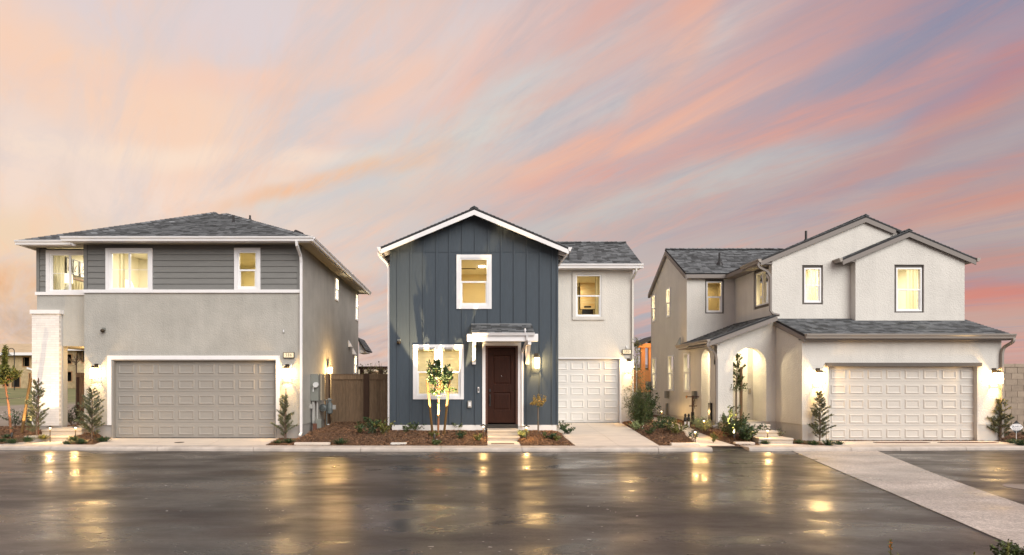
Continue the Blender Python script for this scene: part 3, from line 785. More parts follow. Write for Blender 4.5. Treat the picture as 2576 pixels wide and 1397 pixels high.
def slabs(name, quads, zf, m=conc, th=.16):
    """a paved surface of separate slabs with narrow joints between them"""
    e = empty(name, (quads[0][0][0], quads[0][0][1], 0)); struct(e)
    for q in quads:
        cx = sum(p[0] for p in q) / len(q); cy2 = sum(p[1] for p in q) / len(q)
        qq = []
        for p in q:
            dx, dy = p[0] - cx, p[1] - cy2; l = math.hypot(dx, dy); qq.append((p[0] - dx / l * .009, p[1] - dy / l * .009))
        mb = MB(); n = len(qq); top = [(x, y, zf(y)) for x, y in qq]
        if sum(top[i][0] * top[(i + 1) % n][1] - top[(i + 1) % n][0] * top[i][1] for i in range(n)) < 0: top = top[::-1]
        mb.add(top + [(x, y, z - th) for x, y, z in top], [tuple(range(n))] + [(i + n, (i + 1) % n + n, (i + 1) % n, i) for i in range(n)])
        mb.build('slab', m, e)
    b = MB(); xs = [p[0] for q in quads for p in q]
    for q in quads: b.add([(x, y, zf(y) - .012) for x, y in q], [tuple(range(len(q)))])
    b.build('joint_bed', jm, e); return e
def qgrid(c, us, vs):   # c: 4 corners (front-left, front-right, back-right, back-left)
    def P(u, v):
        a = (c[0][0] + (c[1][0] - c[0][0]) * u, c[0][1] + (c[1][1] - c[0][1]) * u); b = (c[3][0] + (c[2][0] - c[3][0]) * u, c[3][1] + (c[2][1] - c[3][1]) * u)
        return (a[0] + (b[0] - a[0]) * v, a[1] + (b[1] - a[1]) * v)
    return [[P(us[i], vs[j]), P(us[i + 1], vs[j]), P(us[i + 1], vs[j + 1]), P(us[i], vs[j + 1])] for i in range(len(us) - 1) for j in range(len(vs) - 1)]
slabs('driveway', qgrid(drvA, (0, .33, .67, 1), (0, 1)), lambda y: 0.0)
slabs('driveway', qgrid(drvB, (0, .52, 1), (0, .36, 1)), zDB)
slabs('driveway', qgrid(drvC, (0, .33, .67, 1), (0, 1)), lambda y: -.004)
slabs('path', [[(6.22, kb(6.2)), (7.16, kb(7.2)), (7.25, 16.9), (6.38, 16.9)], [(6.38, 16.9), (7.25, 16.9), (7.36, 18.3), (6.55, 18.3)], [(6.55, 18.3), (7.36, 18.3), (7.47, 20), (6.68, 20)],
               [(6.68, 20), (7.47, 20), (7.54, 22), (6.8, 22)], [(6.8, 22), (7.54, 22), (7.5, 26), (6.8, 26)]], zPC)
slabs('path', qgrid(walkA, (0, 1), (0, 1)), lambda y: .005)
slabs('path', qgrid(walkB, (0, 1), (0, 1)), lambda y: .02)
slabs('path', qgrid(walkC, (0, 1), (0, 1)), lambda y: .005)

def steps(name, label, blocks):
    e = empty(name, blocks[0][0]); 
    for (x0, y0, z0), (x1, y1, z1) in blocks:
        mb = MB(); nose = [(y0, z0), (y0 + .0, z1 - .075), (y0 - .025, z1 - .05), (y0 - .025, z1 - .015), (y0 - .012, z1), (y1, z1), (y1, z0)]
        mb.prism([(x0, y, z) for y, z in nose], (x1 - x0, 0, 0)); mb.build('step', stepm, e)
    tag(e, label, 'steps'); return e
steps('concrete_steps', 'two curved-nose pale concrete steps up to the porch beside the white brick pillar',
      [((-12.6, 16.72, -.05), (-11.35, 17.26, .16)), ((-12.5, 17.26, -.05), (-11.33, 19.3, .31))])
steps('concrete_steps', 'narrow concrete steps below the dark brown front door',
      [((X(1226, 17), 16.68, -.02), (X(1305, 17), 17.22, .155)), ((X(1226, 17.3), 17.22, -.02), (X(1304, 17.3), 17.9, .30))])
steps('concrete_steps', 'wide concrete steps leading to the arched entry of the pale house on the right',
      [((7.98, 16.1, -.05), (8.92, 16.72, .16)), ((8.05, 16.72, -.05), (8.87, 17.22, .31)), ((7.9, 17.22, -.05), (8.87, 18.7, .46))])

# ================================================================== HOUSE A (left, grey)
hA = empty('grey_house', (-8.3, 22, 0)); tag(hA, 'two-storey grey house with grey lap siding, hip roof and wide taupe garage door', 'house', 'houses along the street')
YA = 17.8; TA = FY(YA)
xl, xr = -11.61, -5.07
gx0, gx1 = X(281, YA), X(695, YA); gz1 = Z(905, YA)
w1 = (X(276, YA), X(376, YA), Z(728, YA), Z(634, YA)); w2 = (X(599, YA), X(647, YA), Z(727, YA), Z(633, YA))
mb = wall(MB(), TA, xl, xr, .40, 4.42, [(gx0, gx1, .40, gz1)])
TSA = FXp(xr)
sw1 = (22.45, 22.98, Z(757, 22.7), Z(700, 22.7)); sw2 = (26.55, 27.05, 4.55, 5.75); sw3 = (26.2, 26.75, 2.1, 2.95)
wall(mb, TSA, YA + .16, 27.3, .40, 5.90, [sw1, sw2, sw3])
mb.box(xl, xr, 27.14, 27.3, .4, 5.9) if False else None
TW = FY(18.25); xwl = X(93, 18.25)
wall(mb, TW, xwl, xl, 2.82, 4.42, [])
mb.box(xwl, xwl + .16, 18.42, 27.3, 2.82, 5.9); mb.box(xwl, xwl + .16, 22.5, 27.3, .3, 2.82); mb.box(xwl + .2, xr - .2, 27.1, 27.26, .2, 5.9)
mb.box(X(142, 18.25), X(158, 18.25), 18.25, 18.47, .36, 2.818)       # stucco pier of the porch
wa = mb.build('stucco_wall', stuccoA, hA)
# side wall of the garage towards the porch
mb = MB(); mb.box(xl, xl + .16, YA + .165, 20.6, .3, 2.84); mb.build('porch_side_wall', stuccoA, hA)
for q in ((xl + .02, gx0, YA + .02, YA + .15, -.1, .398), (gx1, xr - .02, YA + .02, YA + .15, -.1, .398), (xr - .15, xr - .02, YA + .15, 27.2, -.1, .398), (-13.2, X(158, 18.25), 18.27, 18.45, .0, .355)):
    mb = MB(); mb.box(*q); mb.build('foundation', foundA, hA)
# porch ceiling and light
mb = MB(); mb.box(xwl + .1, xl, 18.42, 20.6, 2.83, 2.90); mb.build('porch_ceiling', stuccoA, hA)
p = MB(); p.lathe((-12.1, 19.3, 2.80), [(.09, 0), (.09, .028)]); p.build('ceiling_light', ceilglow, hA)
wlight('porch_bulb', 'POINT', hA, (-12.1, 19.2, 2.6), 60, WARM, shadow_soft_size=.08)
# upper wall backing with window openings, then boards
mb = wall(MB(), FY(YA + .02), xl, xr, 4.42, 5.92, [w1, w2], .14)
w3 = (X(126, 18.25), X(228, 18.25), Z(733, 18.25), Z(639, 18.25))
w3 = (w3[0], -11.66, w3[2], w3[3])
wall(mb, FY(18.27), xwl, xl, 4.42, 5.85, [w3], .14)
mb.build('sheathing', sidingA, hA)
def boards(T, a0, a1, z0, z1, holes, n, house, m):
    h = (z1 - z0) / n
    for i in range(n):
        zb, zt = z0 + i * h, z0 + (i + 1) * h
        segs = [(a0, a1)]
        for (ha, hb, hz0, hz1) in holes:
            if hz0 < zt - .02 and hz1 > zb + .02:
                segs = [s for (p, q) in segs for s in ((p, min(q, ha)), (max(p, hb), q)) if s[1] - s[0] > .03]
        for p, q in segs:
            b = MB(); A, B = T(p, .028, zb + .002), T(q, .028, zb + .002); C_, D = T(q, .008, zt), T(p, .008, zt)
            b.add([A, B, C_, D, T(p, 0, zb + .002), T(q, 0, zb + .002)], [(0, 1, 2, 3), (4, 5, 1, 0), (0, 3, 4), (1, 5, 2)]); b.build('siding_board', m, house)
tr = .105
hh = [(w1[0] - tr, w1[1] + tr, w1[2] - tr, w1[3] + tr), (w2[0] - tr, w2[1] + tr, w2[2] - tr, w2[3] + tr)]
boards(FY(YA + .02), xl + .10, xr - .08, 4.5, 5.92, hh, 8, hA, sidingA)
boards(FY(18.27), xwl + .09, xl, 4.5, 5.85, [(w3[0] - tr, 0, w3[2] - tr, w3[3] + tr)], 8, hA, sidingA)
for a, b, Y in ((xl - .012, xl + .09, YA), (xr - .08, xr + .004, YA), (xwl - .01, xwl + .08, 18.25)):
    mb = MB(); mb.box(a, b, Y - .018, Y + .06, 4.5, 5.9); mb.build('corner_board', sidingA, hA)
mb = MB(); mb.box(xl, xl + .03, YA + .05, 18.3, 4.5, 5.85); mb.box(xr - .16, xr, YA + .17, 17.99, 5.88, 5.95); mb.build('return_siding', sidingA, hA)
for a, b, Y in ((xl - .03, xr + .0, YA), (xwl - .03, xl - .032, 18.25)):
    mb = MB(); mb.box(a, b, Y - .05, Y + .05, 4.405, 4.5); mb.build('belt_board', white, hA)
window(hA, FY(YA), *w1, style='slide', trim=white, tw=tr, td=.045, bar=Z(679, YA), mid=X(326, YA))
window(hA, FY(YA), *w2, style='hung', trim=white, tw=tr, td=.045)
window(hA, FY(18.25), *w3, style='slide', trim=white, tw=tr, td=.045, bar=Z(687, 18.2), mid=X(176, 18.25))
room(hA, FY(YA), xl + .2, -8.4, 3.45, 6.0, 2.6, 66, col=(1, .88, .70))
room(hA, FY(YA), -8.2, xr - .25, 3.45, 5.75, 2.6, 34, col=(1, .76, .34))
room(hA, FY(18.25), xwl + .2, xl - .02, 3.45, 6.05, 5.2, 120, wallm=mat('greige_room_paint', (.60, .57, .47), .9), col=(1, .88, .70))
for s in (sw1, sw2, sw3):
    window(hA, TSA, *s, style='hung', recess=.0); 
    room(hA, TSA, s[0] - .2, s[1] + .2, s[2] - .3, s[3] + .25, .8, 16, ceil_light=False)
# roof
z0 = 5.96
FL, FR = (-11.87, 17.35, z0), (-4.64, 17.35, z0); RL, BL, BR = (-13.58, 17.8, z0), (-13.58, 27.6, z0), (-4.64, 27.6, z0)
Fp, G_, Rp = (-8.6, 20.95, 7.69), (-8.6, 21.38, 7.69), (-9.58, 22.27, 8.12)
rA = roof(hA, [((FL, FR, Fp), True), ((FR, BR, Rp, G_, Fp), False), ((RL, (-11.87, 17.8, z0), G_, Rp), False), ((FL, (-11.87, 17.8, z0), G_, Fp), False), ((RL, BL, Rp), False), ((BL, BR, Rp), False)])
for a, b in ((FL, Fp), (FR, Fp), (RL, Rp), (Fp, G_), (BR, Rp)): ridge(rA, a, b)
gutter(hA, (-11.97, 17.36, 5.985), (-4.54, 17.36, 5.985), (0, -1, 0), white)
gutter(hA, (-4.63, 17.36, 5.985), (-4.63, 27.7, 5.985), (1, 0, 0), white)
gutter(hA, (-13.66, 17.81, 5.985), (-11.98, 17.81, 5.985), (0, -1, 0), white)
gutter(hA, (-13.57, 17.81, 5.985), (-13.57, 27.7, 5.985), (-1, 0, 0), white)
soffm = mat('taupe_soffit_paint', (.30, .28, .25), .8)
for q in ((-11.86, -4.65, 17.37, 17.79), (-5.06, -4.65, 17.8, 27.55), (-13.56, -11.63, 17.83, 18.23), (-13.56, -13.38, 18.24, 27.5)):
    mb = MB(); mb.box(*q, 5.87, 5.90); mb.build('soffit', soffm, hA)
for q in ((-11.86, -4.65, 17.355, 17.369), (-4.648, -4.64, 17.37, 27.58), (-13.57, -11.87, 17.81, 17.829)):
    mb = MB(); mb.box(*q, 5.83, 5.955); mb.build('fascia', white, hA)
downspout(hA, [(-5.03, 17.30, 5.86), (-5.03, 17.32, 5.74), (-5.02, 17.68, 5.50), (-5.02, 17.745, 5.3), (-5.02, 17.745, .18), (-5.03, 17.62, .08)], white, .05)
# garage door and its trim
mb = MB(); a0, a1, zt = X(271, YA), X(704, YA), Z(895, YA)
mb.box(a0, gx0, YA - .03, YA + .02, .40, zt); mb.box(gx1, a1, YA - .03, YA + .02, .40, zt); mb.box(gx0, gx1, YA - .03, YA + .02, gz1, zt)
mb.build('garage_trim', white, hA)
mb = MB(); mb.box(gx0 - .001, gx0 + .06, YA - .01, YA + .2, 0, gz1 - .002); mb.box(gx1 - .03, gx1 + .001, YA - .01, YA + .2, 0, gz1 - .002); mb.box(gx0 + .06, gx1 - .03, YA + .0, YA + .2, gz1 - .035, gz1 - .001)
mb.build('garage_jamb', doorA, hA)
garage_door(hA, gx0 + .06, gx1 - .03, .01, gz1 - .035, YA + .13, 8, 5, doorA)
# white brick pillar
def brick_pillar():
    x0, x1, y0, y1, zb, zt = X(80, 18.1), X(149, 18.1), 18.10, 18.245, .36, Z(790, 18.1)
    core = MB(); core.box(x0 + .006, x1 - .006, y0 + .006, y1, zb, zt); pil = core.build('brick_pillar', mortarw, hA)
    cap = MB(); cap.box(x0 - .03, x1 + .045, y0 - .05, y1, zt + .002, zt + .12); cap.build('cap', white, pil)
    ft = MB(); ft.box(x0 + .02, x1 + .06, y0 + .02, y1, .0, zb - .002); ft.build('footing', foundA, pil)
    rows = 48; h = (zt - zb) / rows; rnd = random.Random(2); me = {}
    def bm(l):
        l = round(l, 2)
        if l not in me:
            m = MB(); m.box(0, l - .006, 0, .09, 0, h - .007); me[l] = m.mesh('brick', brickw)
        return me[l]
    off = -wpos(pil)
    for r in range(rows):
        x = x0; first = True; z = zb + r * h + .004
        while x < x1 - .03:
            l = .29 if not (first and r % 2) else .145
            l = min(l, x1 - x); first = False
            o = bpy.data.objects.new('brick', bm(l)); COL.objects.link(o); o.parent = pil
            o.location = Vector((x + .002, y0 + rnd.uniform(-.002, .003), z)) + off; x += l
brick_pillar()
# small rear porch roof seen past the back corner
mb = MB(); Yp = 27.9; mb.prism([(X(903, Yp), Yp, Z(855, Yp)), (X(921, Yp), Yp, Z(887, Yp)), (X(903, Yp), Yp, Z(889, Yp))], (0, 1.2, 0)); mb.build('rear_porch_soffit', white, hA)
roof(hA, [(((X(922, Yp), 27.75, Z(882, Yp)), (X(922, Yp), 29.6, Z(882, Yp)), (X(900, Yp), 29.6, Z(849, Yp)), (X(900, Yp), 27.75, Z(849, Yp))), False)], .06, 0, name='rear_porch_roof')
# vents on the side wall
for yv, zv in ((25.0, Z(868, 25.0)), (25.9, Z(886, 25.6))):
    mb = MB(); mb.prism([(xr, yv, zv + .2), (xr, yv, zv - .08), (xr + .16, yv, zv - .08)], (0, .2, 0)); mb.build('vent_hood', white, hA)
def vent_pipe(rf, u, v, Y, h=.45, r=.035):
    x, z = X(u, Y), Z(v, Y); e = empty('roof_vent_pipe', (x, Y, z)); e.parent = rf; e.location = Vector((x, Y, z)) - wpos(rf)
    mb = MB(); mb.tube([(x, Y, z - .05), (x, Y, z + h)], r, 10); mb.build('pipe', black, e)
    mb = MB(); mb.lathe((x, Y, z - .03), [(.13, -.03), (.11, .02), (.05, .14)]); mb.build('flashing', black, e)
def pipe_part(house, u, v, Y, h=.45, r=.035, rf=None):
    x, z = X(u, Y), Z(v, Y); mb = MB(); mb.tube([(x, Y, z - .15), (x, Y, z + h)], r, 10); mb.lathe((x, Y, z - .06), [(.14, -.06), (.11, .03), (.045, .14)]); return mb.build('vent_pipe', black, house)
pipe_part(hA, 587.5, 563, 19.6, .28)
pipe_part(hA, 629, 556, 21.6, .2)
pipe_part(hA, 771, 600, 17.9, .1)
mb = MB(); xx, yy, zz = X(745, 18.6), 18.9, Z(590, 18.6); mb.tube([(xx - .12, yy, zz + .10), (xx + .12, yy - .05, zz + .02)], [.13, .10], 12); mb.tube([(xx, yy, zz - .15), (xx, yy, zz + .05)], .08, 10); mb.build('turbine_vent', black, hA)
mb = MB(); mb.box(-4.9, -4.75, 22.6, 22.9, 6.0, 6.2); mb.build('roof_vent', black, hA)

# ================================================================== HOUSE B (middle, navy)
YB = 17.9; TB = FY(YB); bx0, bx1 = X(981, YB), X(1404, YB)
hB = empty('navy_house', (.3, 20, .2)); tag(hB, 'narrow navy board-and-batten gable house with dark brown door and cream garage wing', 'house', 'houses along the street')
wu = (X(1157, YB), X(1228, YB), Z(769, YB), Z(650, YB))
wl = (X(1047, YB), X(1159, YB), Z(997, YB), Z(875, YB))
dr = (X(1221, YB), X(1303, YB), .30, Z(870, YB))
apx, apz = .20, 6.91; sl = .42
def zr(x): return apz - .10 - sl * abs(x - apx)
mb = wall(MB(), TB, bx0, bx1, .40, 5.60, [wu, wl, (dr[0], dr[1], .40, dr[3])])
tpoly(mb, TB, [(bx0, 5.60), (bx1, 5.60), (bx1, zr(bx1)), (apx, zr(apx)), (bx0, zr(bx0))], 0, -.16)
mb.box(bx0, bx0 + .16, YB + .165, 27, .40, 5.6); mb.box(bx1 - .16, bx1, YB + .165, 27, .40, 5.6)
mb.box(bx0 + .2, bx1 - .2, 26.8, 26.96, .4, 5.6)
mb.build('siding_wall', sidingB, hB)
for q in ((bx0 + .06, dr[0], YB, YB + .14, 0, .398), (dr[1], bx1 - .05, YB, YB + .14, 0, .398)):
    mb = MB(); mb.box(*q); mb.build('foundation', foundB, hB)
mb = MB(); mb.box(bx0, bx1, YB - .012, YB - .001, 5.665, 5.68); mb.build('flashing_strip', sidingB, hB)
# battens
bat = []
x = bx0 + .02; k = 0
holesB = [(wu[0] - .12, wu[1] + .12, wu[2] - .12, wu[3] + .12), (wl[0] - .12, wl[1] + .12, wl[2] - .12, wl[3] + .12), (dr[0] - .1, dr[1] + .1, 0, dr[3] + .1)]
xs = [bx0 + .025, bx0 + .24] + [bx0 + .24 + (.394) * i for i in range(1, 13)]
xs = [q for q in xs if q < bx1 - .3] + [bx1 - .18, bx1 - .025]
for x in xs:
    segs = [(.40, zr(x) - .005)]
    for (ha, hb, hz0, hz1) in holesB:
        if ha < x < hb: segs = [s for (p, q) in segs for s in ((p, min(q, hz0)), (max(p, hz1), q)) if s[1] - s[0] > .05]
    hw = .025 if .1 < x - bx0 and bx1 - x > .1 else .028
    for p, q in segs:
        b = MB(); b.box(x - hw, x + hw, YB - .026, YB - .001, p, q); b.build('batten', sidingB, hB)
window(hB, TB, *wu, style='hung', trim=white, tw=.105, td=.035)
m_ = (wl[0] + wl[1]) / 2
mb = MB(); mb.box(m_ - .085, m_ + .085, YB - .032, YB + .1, wl[2], wl[3]); mb.build('mullion', white, hB)
window(hB, TB, wl[0], m_ - .087, wl[2], wl[3], style='hung')
window(hB, TB, m_ + .087, wl[1], wl[2], wl[3], style='hung')
t = MB(); q0, q1, q2, q3 = wl; tw = .095
tbox(t, TB, q0 - tw, q0, .002, .035, q2 - tw, q3 + tw); tbox(t, TB, q1, q1 + tw, .002, .035, q2 - tw, q3 + tw); tbox(t, TB, q0, q1, .002, .035, q2 - tw, q2); tbox(t, TB, q0, q1, .002, .035, q3, q3 + tw)
t.build('window_trim', white, hB)
room(hB, TB, wu[0] - .45, wu[1] + .5, 3.6, 5.58, 3.2, 28, wallm=mat('ochre_room_paint', (.78, .66, .42), .9), col=(1, .83, .55), la=wu[1] - .15)
room(hB, TB, bx0 + .25, dr[0] - .25, .5, 2.95, 3.0, 40, wallm=roomw, col=(1, .74, .36))
# blinds in the lower pair of windows
off = -wpos(hB); bw = {}
for a, b in ((wl[0] + .05, m_ - .13), (m_ + .13, wl[1] - .05)):
    bl = MB(); bl.box(a, b, YB + .13, YB + .16, wl[3] - .09, wl[3] - .05); par = bl.build('blind', blindm, hB)
    m0 = MB(); w = b - a
    m0.add([(0, 0, 0), (w, 0, 0), (w, .022, .018), (0, .022, .018), (0, 0, .002), (w, 0, .002), (w, .022, .02), (0, .022, .02)], [(3, 2, 1, 0), (4, 5, 6, 7), (0, 1, 5, 4), (2, 3, 7, 6)])
    me = m0.mesh('slat', blindm); n = 30
    for i in range(n):
        o = bpy.data.objects.new('slat', me); COL.objects.link(o); o.parent = par
        o.location = Vector((a, YB + .133, wl[2] + .06 + (wl[3] - wl[2] - .17) * i / n)) - wpos(par)
# front door
fr = MB(); fr.box(dr[0] + .0, dr[0] + .065, YB - .01, YB + .14, .42, dr[3]); fr.box(dr[1] - .065, dr[1], YB - .01, YB + .14, .42, dr[3]); fr.box(dr[0] + .065, dr[1] - .065, YB - .01, YB + .14, dr[3] - .05, dr[3])
fd = fr.build('front_door', doorframe, hB)
def paneled(parent, x0, x1, z0, z1, Y, m, panels, name='leaf'):
    mb = MB(); Zs = sorted({z0, z1, *[p[2] for p in panels], *[p[3] for p in panels]}); wall(mb, FY(Y), x0, x1, z0, z1, panels, .03)
    for a, b, c, d in panels:
        i = .03; j = .07
        A = [(a, Y + .0, c), (b, Y, c), (b, Y, d), (a, Y, d)]; B = [(a + i, Y + .022, c + i), (b - i, Y + .022, c + i), (b - i, Y + .022, d - i), (a + i, Y + .022, d - i)]
        C_ = [(a + j, Y + .01, c + j), (b - j, Y + .01, c + j), (b - j, Y + .01, d - j), (a + j, Y + .01, d - j)]
        mb.add(A + B + C_, [(k + 4 * r, (k + 1) % 4 + 4 * r, (k + 1) % 4 + 4 * (r + 1), k + 4 * (r + 1)) for r in range(2) for k in range(4)] + [(8, 9, 10, 11)])
    return mb.build(name, m, parent)
lx0, lx1, lz0, lz1 = dr[0] + .068, dr[1] - .068, Z(1064, YB), dr[3] - .053
pa, pb = X(1240, YB), X(1286, YB)
paneled(fd, lx0, lx1, lz0, lz1, YB + .05, wooddoor, [(pa, pb, Z(1033, YB), Z(987, YB)), (pa, pb, Z(968, YB), Z(893, YB))])
mb = MB(); mb.box(lx0 + .05, lx0 + .10, YB + .02, YB + .05, Z(986, YB), Z(979, YB)); mb.box(lx0 + .055, lx0 + .095, YB + .035, YB + .05, Z(1022, YB), Z(992, YB)); mb.tube([(lx0 + .075, YB + .04, Z(996, YB)), (lx0 + .075, YB - .01, Z(998, YB)), (lx0 + .075, YB - .01, Z(1013, YB)), (lx0 + .075, YB + .04, Z(1016, YB))], .009, 6); mb.build('handle', black, fd)
mb = MB(); mb.tube([((lx0 + lx1) / 2, YB + .05, Z(946, YB)), ((lx0 + lx1) / 2, YB + .044, Z(946, YB))], .008, 8); mb.build('peephole', vinyl, fd)
mb = MB(); mb.box(dr[0], dr[1], YB - .03, YB + .15, .30, .42); mb.build('threshold', mat('black_threshold', (.018, .016, .015), .4, .3, 40, .3, 12), fd)
mb = MB(); mb.box(dr[0] - .095, dr[0], YB - .035, YB + .05, .36, dr[3] + .10); mb.box(dr[1], dr[1] + .095, YB - .035, YB + .05, .36, dr[3] + .10); mb.box(dr[0], dr[1], YB - .035, YB + .05, dr[3], dr[3] + .10); mb.build('door_trim', white, hB)
# gable roof
YR0 = 17.55
pl = (-2.60, 5.73); pr = (3.02, 5.725)
Lp = [(pl[0], YR0, pl[1]), (pl[0], 27.2, pl[1]), (apx, 27.2, apz), (apx, YR0, apz)]
Rp_ = [(pr[0], YR0, pr[1]), (pr[0], 27.2, pr[1]), (apx, 27.2, apz), (apx, YR0, apz)]
rB = roof(hB, [(Lp, False), (Rp_, False), (((2.7, 21.0, 5.92), (6.25, 21.0, 5.92), (6.25, 23.2, 7.23), (2.7, 23.2, 7.23)), True), (((2.7, 25.4, 5.92), (6.25, 25.4, 5.92), (6.25, 23.2, 7.23), (2.7, 23.2, 7.23)), False)], .07, 240)
ridge(rB, (apx, YR0, apz + .01), (apx, 27.2, apz + .01)); ridge(rB, (6.25, 23.2, 7.23), (2.9, 23.2, 7.23))
# white rake boards
mb = MB()
for s, e in ((pl, 1), (pr, 1)):
    v = Vector((apx, YR0, apz)) - Vector((s[0], YR0, s[1])); dn = Vector((0, 0, -1))
    mb.prism([(s[0], YR0 - .03, s[1] - .07), (apx, YR0 - .03, apz - .07), (apx, YR0 - .03, apz - .215), (s[0], YR0 - .03, s[1] - .20)], (0, .035, 0))
mb.build('rake_board', white, hB)
mb = MB()
for s in (pl, pr):
    mb.prism([(s[0], YR0 + .01, s[1] - .085), (apx, YR0 + .01, apz - .085), (apx, YR0 + .01, apz - .10), (s[0], YR0 + .01, s[1] - .10)], (0, .33, 0))
mb.build('rake_soffit', white, hB)
mb = MB()   # exposed rafter tails under both eaves
for s, xw in ((pl, bx0), (pr, bx1)):
    for k in range(12):
        y = YB + .05 + k * .6; mb.prism([(s[0], y, s[1] - .08), (xw, y, zr(xw) + .01), (xw, y, zr(xw) - .12), (s[0], y, s[1] - .19)], (0, .05, 0))
mb.build('rafter_tails', white, hB)
gutter(hB, (pl[0] + .01, YR0 - .03, 5.73), (pl[0] + .01, 27.2, 5.73), (-1, 0, 0), white, h=.12, w=.11)
gutter(hB, (pr[0] - .01, YR0 - .03, 5.725), (pr[0] - .01, 22, 5.725), (1, 0, 0), white, h=.12, w=.11)
downspout(hB, curve_pts([(-2.66, 17.62, 5.62), (-2.64, 17.64, 5.50), (-2.46, 17.92, 5.32), (-2.40, 17.96, 5.15)]) + [(-2.40, 17.96, .38)], white, .042)
# cream garage wing
YG = 21.3; TG = FY(YG); wx1 = X(1592, YG)
g2 = (X(1388, YG), X(1563, YG), .24, Z(901, YG)); wg = (X(1448, YG), X(1512, YG), Z(797, YG), Z(692, YG))
mb = wall(MB(), TG, bx1 - .1, wx1, .45, 5.85, [(g2[0], g2[1], .45, g2[3]), wg])
mb.box(wx1 - .16, wx1, YG + .165, 25.2, .4, 5.85); mb.box(bx1, wx1 - .2, 25.0, 25.16, .4, 5.85); mb.build('wing_wall', stuccoB, hB)
mb = MB(); mb.prism([(wx1 - .02, YG + .1, 5.84), (wx1 - .02, 25.1, 5.84), (wx1 - .02, 23.2, 7.1)], (-.14, 0, 0)); mb.build('wing_gable', stuccoB, hB)
mb = MB(); mb.box(g2[1], wx1 - .02, YG + .02, YG + .15, .1, .448); mb.build('wing_foundation', stuccoB, hB)
window(hB, TG, *wg, style='hung', trim=stuccoB, tw=.12, td=.045, trimtop=.10)
room(hB, TG, wg[0] - .5, wx1 - .3, 3.6, 5.7, 3.2, 40, wallm=roomdark, col=(1, .80, .46), la=wg[0] - .1)
garage_door(hB, X(1389.6, YG + .1), X(1557, YG + .1), .25, g2[3] - .03, YG + .10, 4, 5, doorB)
mb = MB(); mb.box(X(1557, YG + .1), g2[1], YG - .015, YG + .12, .24, g2[3] - .03); mb.box(g2[0], g2[1], YG - .015, YG + .12, g2[3] - .03, g2[3] + .012); mb.build('garage_jamb', white, hB)
gutter(hB, (3.0, 21.0, 5.93), (6.27, 21.0, 5.93), (0, -1, 0), white, h=.15)
mb = MB(); mb.box(2.8, 6.2, 21.01, YG, 5.78, 5.83); mb.box(6.18, 6.21, 21.0, 21.4, 5.80, 5.93); mb.build('soffit', white, hB)
downspout(hB, [(6.02, 20.94, 5.80), (6.02, 20.96, 5.68), (5.97, 21.22, 5.45), (5.97, 21.24, 5.3), (5.97, 21.24, .42), (5.99, 21.1, .34)], stuccoB, .045)
pipe_part(hB, 1430, 662, 21.4, .35)
# door canopy
YC0 = 17.15; zc0, zc1 = Z(841, YC0), Z(817, YB)
cx0, cx1 = X(1186, 17.5), X(1343, 17.3)
cb = MB(); cb.box(X(1174.5, YC0), X(1354, YC0), YC0 + .0, YC0 + .10, Z(859.4, YC0), Z(840, YC0)); can = cb.build('canopy', white, hB, bevel=.02)
roof(hB, [(((cx0, YC0 - .06, zc0 + .03), (cx1, YC0 - .06, zc0 + .03), (cx1, YB - .03, zc1), (cx0, YB - .03, zc1)), True)], .04, 60, part=can)
mb = MB(); mb.prism([(cx0 + .02, YC0 + .05, zc0 - .02), (cx1 - .02, YC0 + .05, zc0 - .02), (cx1 - .02, YB - .03, zc1 - .06), (cx0 + .02, YB - .03, zc1 - .06)], (0, 0, -.03))
mb.build('canopy_soffit', white, can)
mb = MB(); mb.box(cx0, cx1 - .02, YB - .05, YB - .028, zc1 - .02, zc1 + .025); mb.build('flashing', mat('metal_flashing', (.25, .26, .27), .4, metal=.6), can)
gutter(can, (cx0 + .02, YC0 - .02, zc0 + .035), (cx1, YC0 - .02, zc0 + .035), (0, -1, 0), white, h=.075, w=.07)
for x in (X(1193, 17.3), X(1331, 17.3)):
    mb = MB(); zt, zb = Z(859.4, YC0), Z(917, YB - .05)
    mb.box(x - .055, x + .055, YB - .09, YB - .03, zb, zt); mb.box(x - .05, x + .05, YC0 + .02, YB - .09, zt - .09, zt)
    mb.prism([(x - .045, YC0 + .1, zt - .09), (x - .045, YC0 + .22, zt - .09), (x - .045, YB - .09, zb + .2), (x - .045, YB - .09, zb + .06)], (.09, 0, 0)); mb.build('bracket', white, can)
downspout(can, [(X(1326, 17.1), YC0 - .05, zc0 - .05), (X(1326, 17.1), YC0 - .03, zc0 - .16), (X(1314, 17.85), YB - .08, 2.62), (X(1314, 17.85), YB - .07, 2.5), (X(1314, 17.85), YB - .07, .42), (X(1314, 17.85), YB - .14, .36)], white, .04)
mb = MB(); mb.lathe((X(1321, 17.1), YC0 - .05, zc0 + .04), [(.02, 0), (.02, .05), (.035, .06), (.012, .13)], 8); mb.build('finial', white, can)

# ================================================================== HOUSE C (right, pale stucco)
hC = empty('pale_house', (11.6, 21, 0)); tag(hC, 'pale stucco house with arched entry, brown trimmed windows and wide cream garage door', 'house', 'houses along the street')
YC = 17.0; cl, cr = 9.68, 15.45
dc = (X(2080, YC), X(2461, YC), 0, Z(919, YC))
mb = wall(MB(), FY(YC), cl, cr, .47, 2.92, [(dc[0], dc[1], .47, dc[3])])
def zgar(y): return 3.05 + .376 * (y - 16.75)
tpoly(mb, FXm(cl), [(YC + .165, .47), (18.9, .47), (18.9, zgar(18.4) - .07), (YC + .165, zgar(YC + .165) - .08)], 0, -.16)
mb.box(cr - .16, cr, YC + .165, 25.4, .3, 2.95)
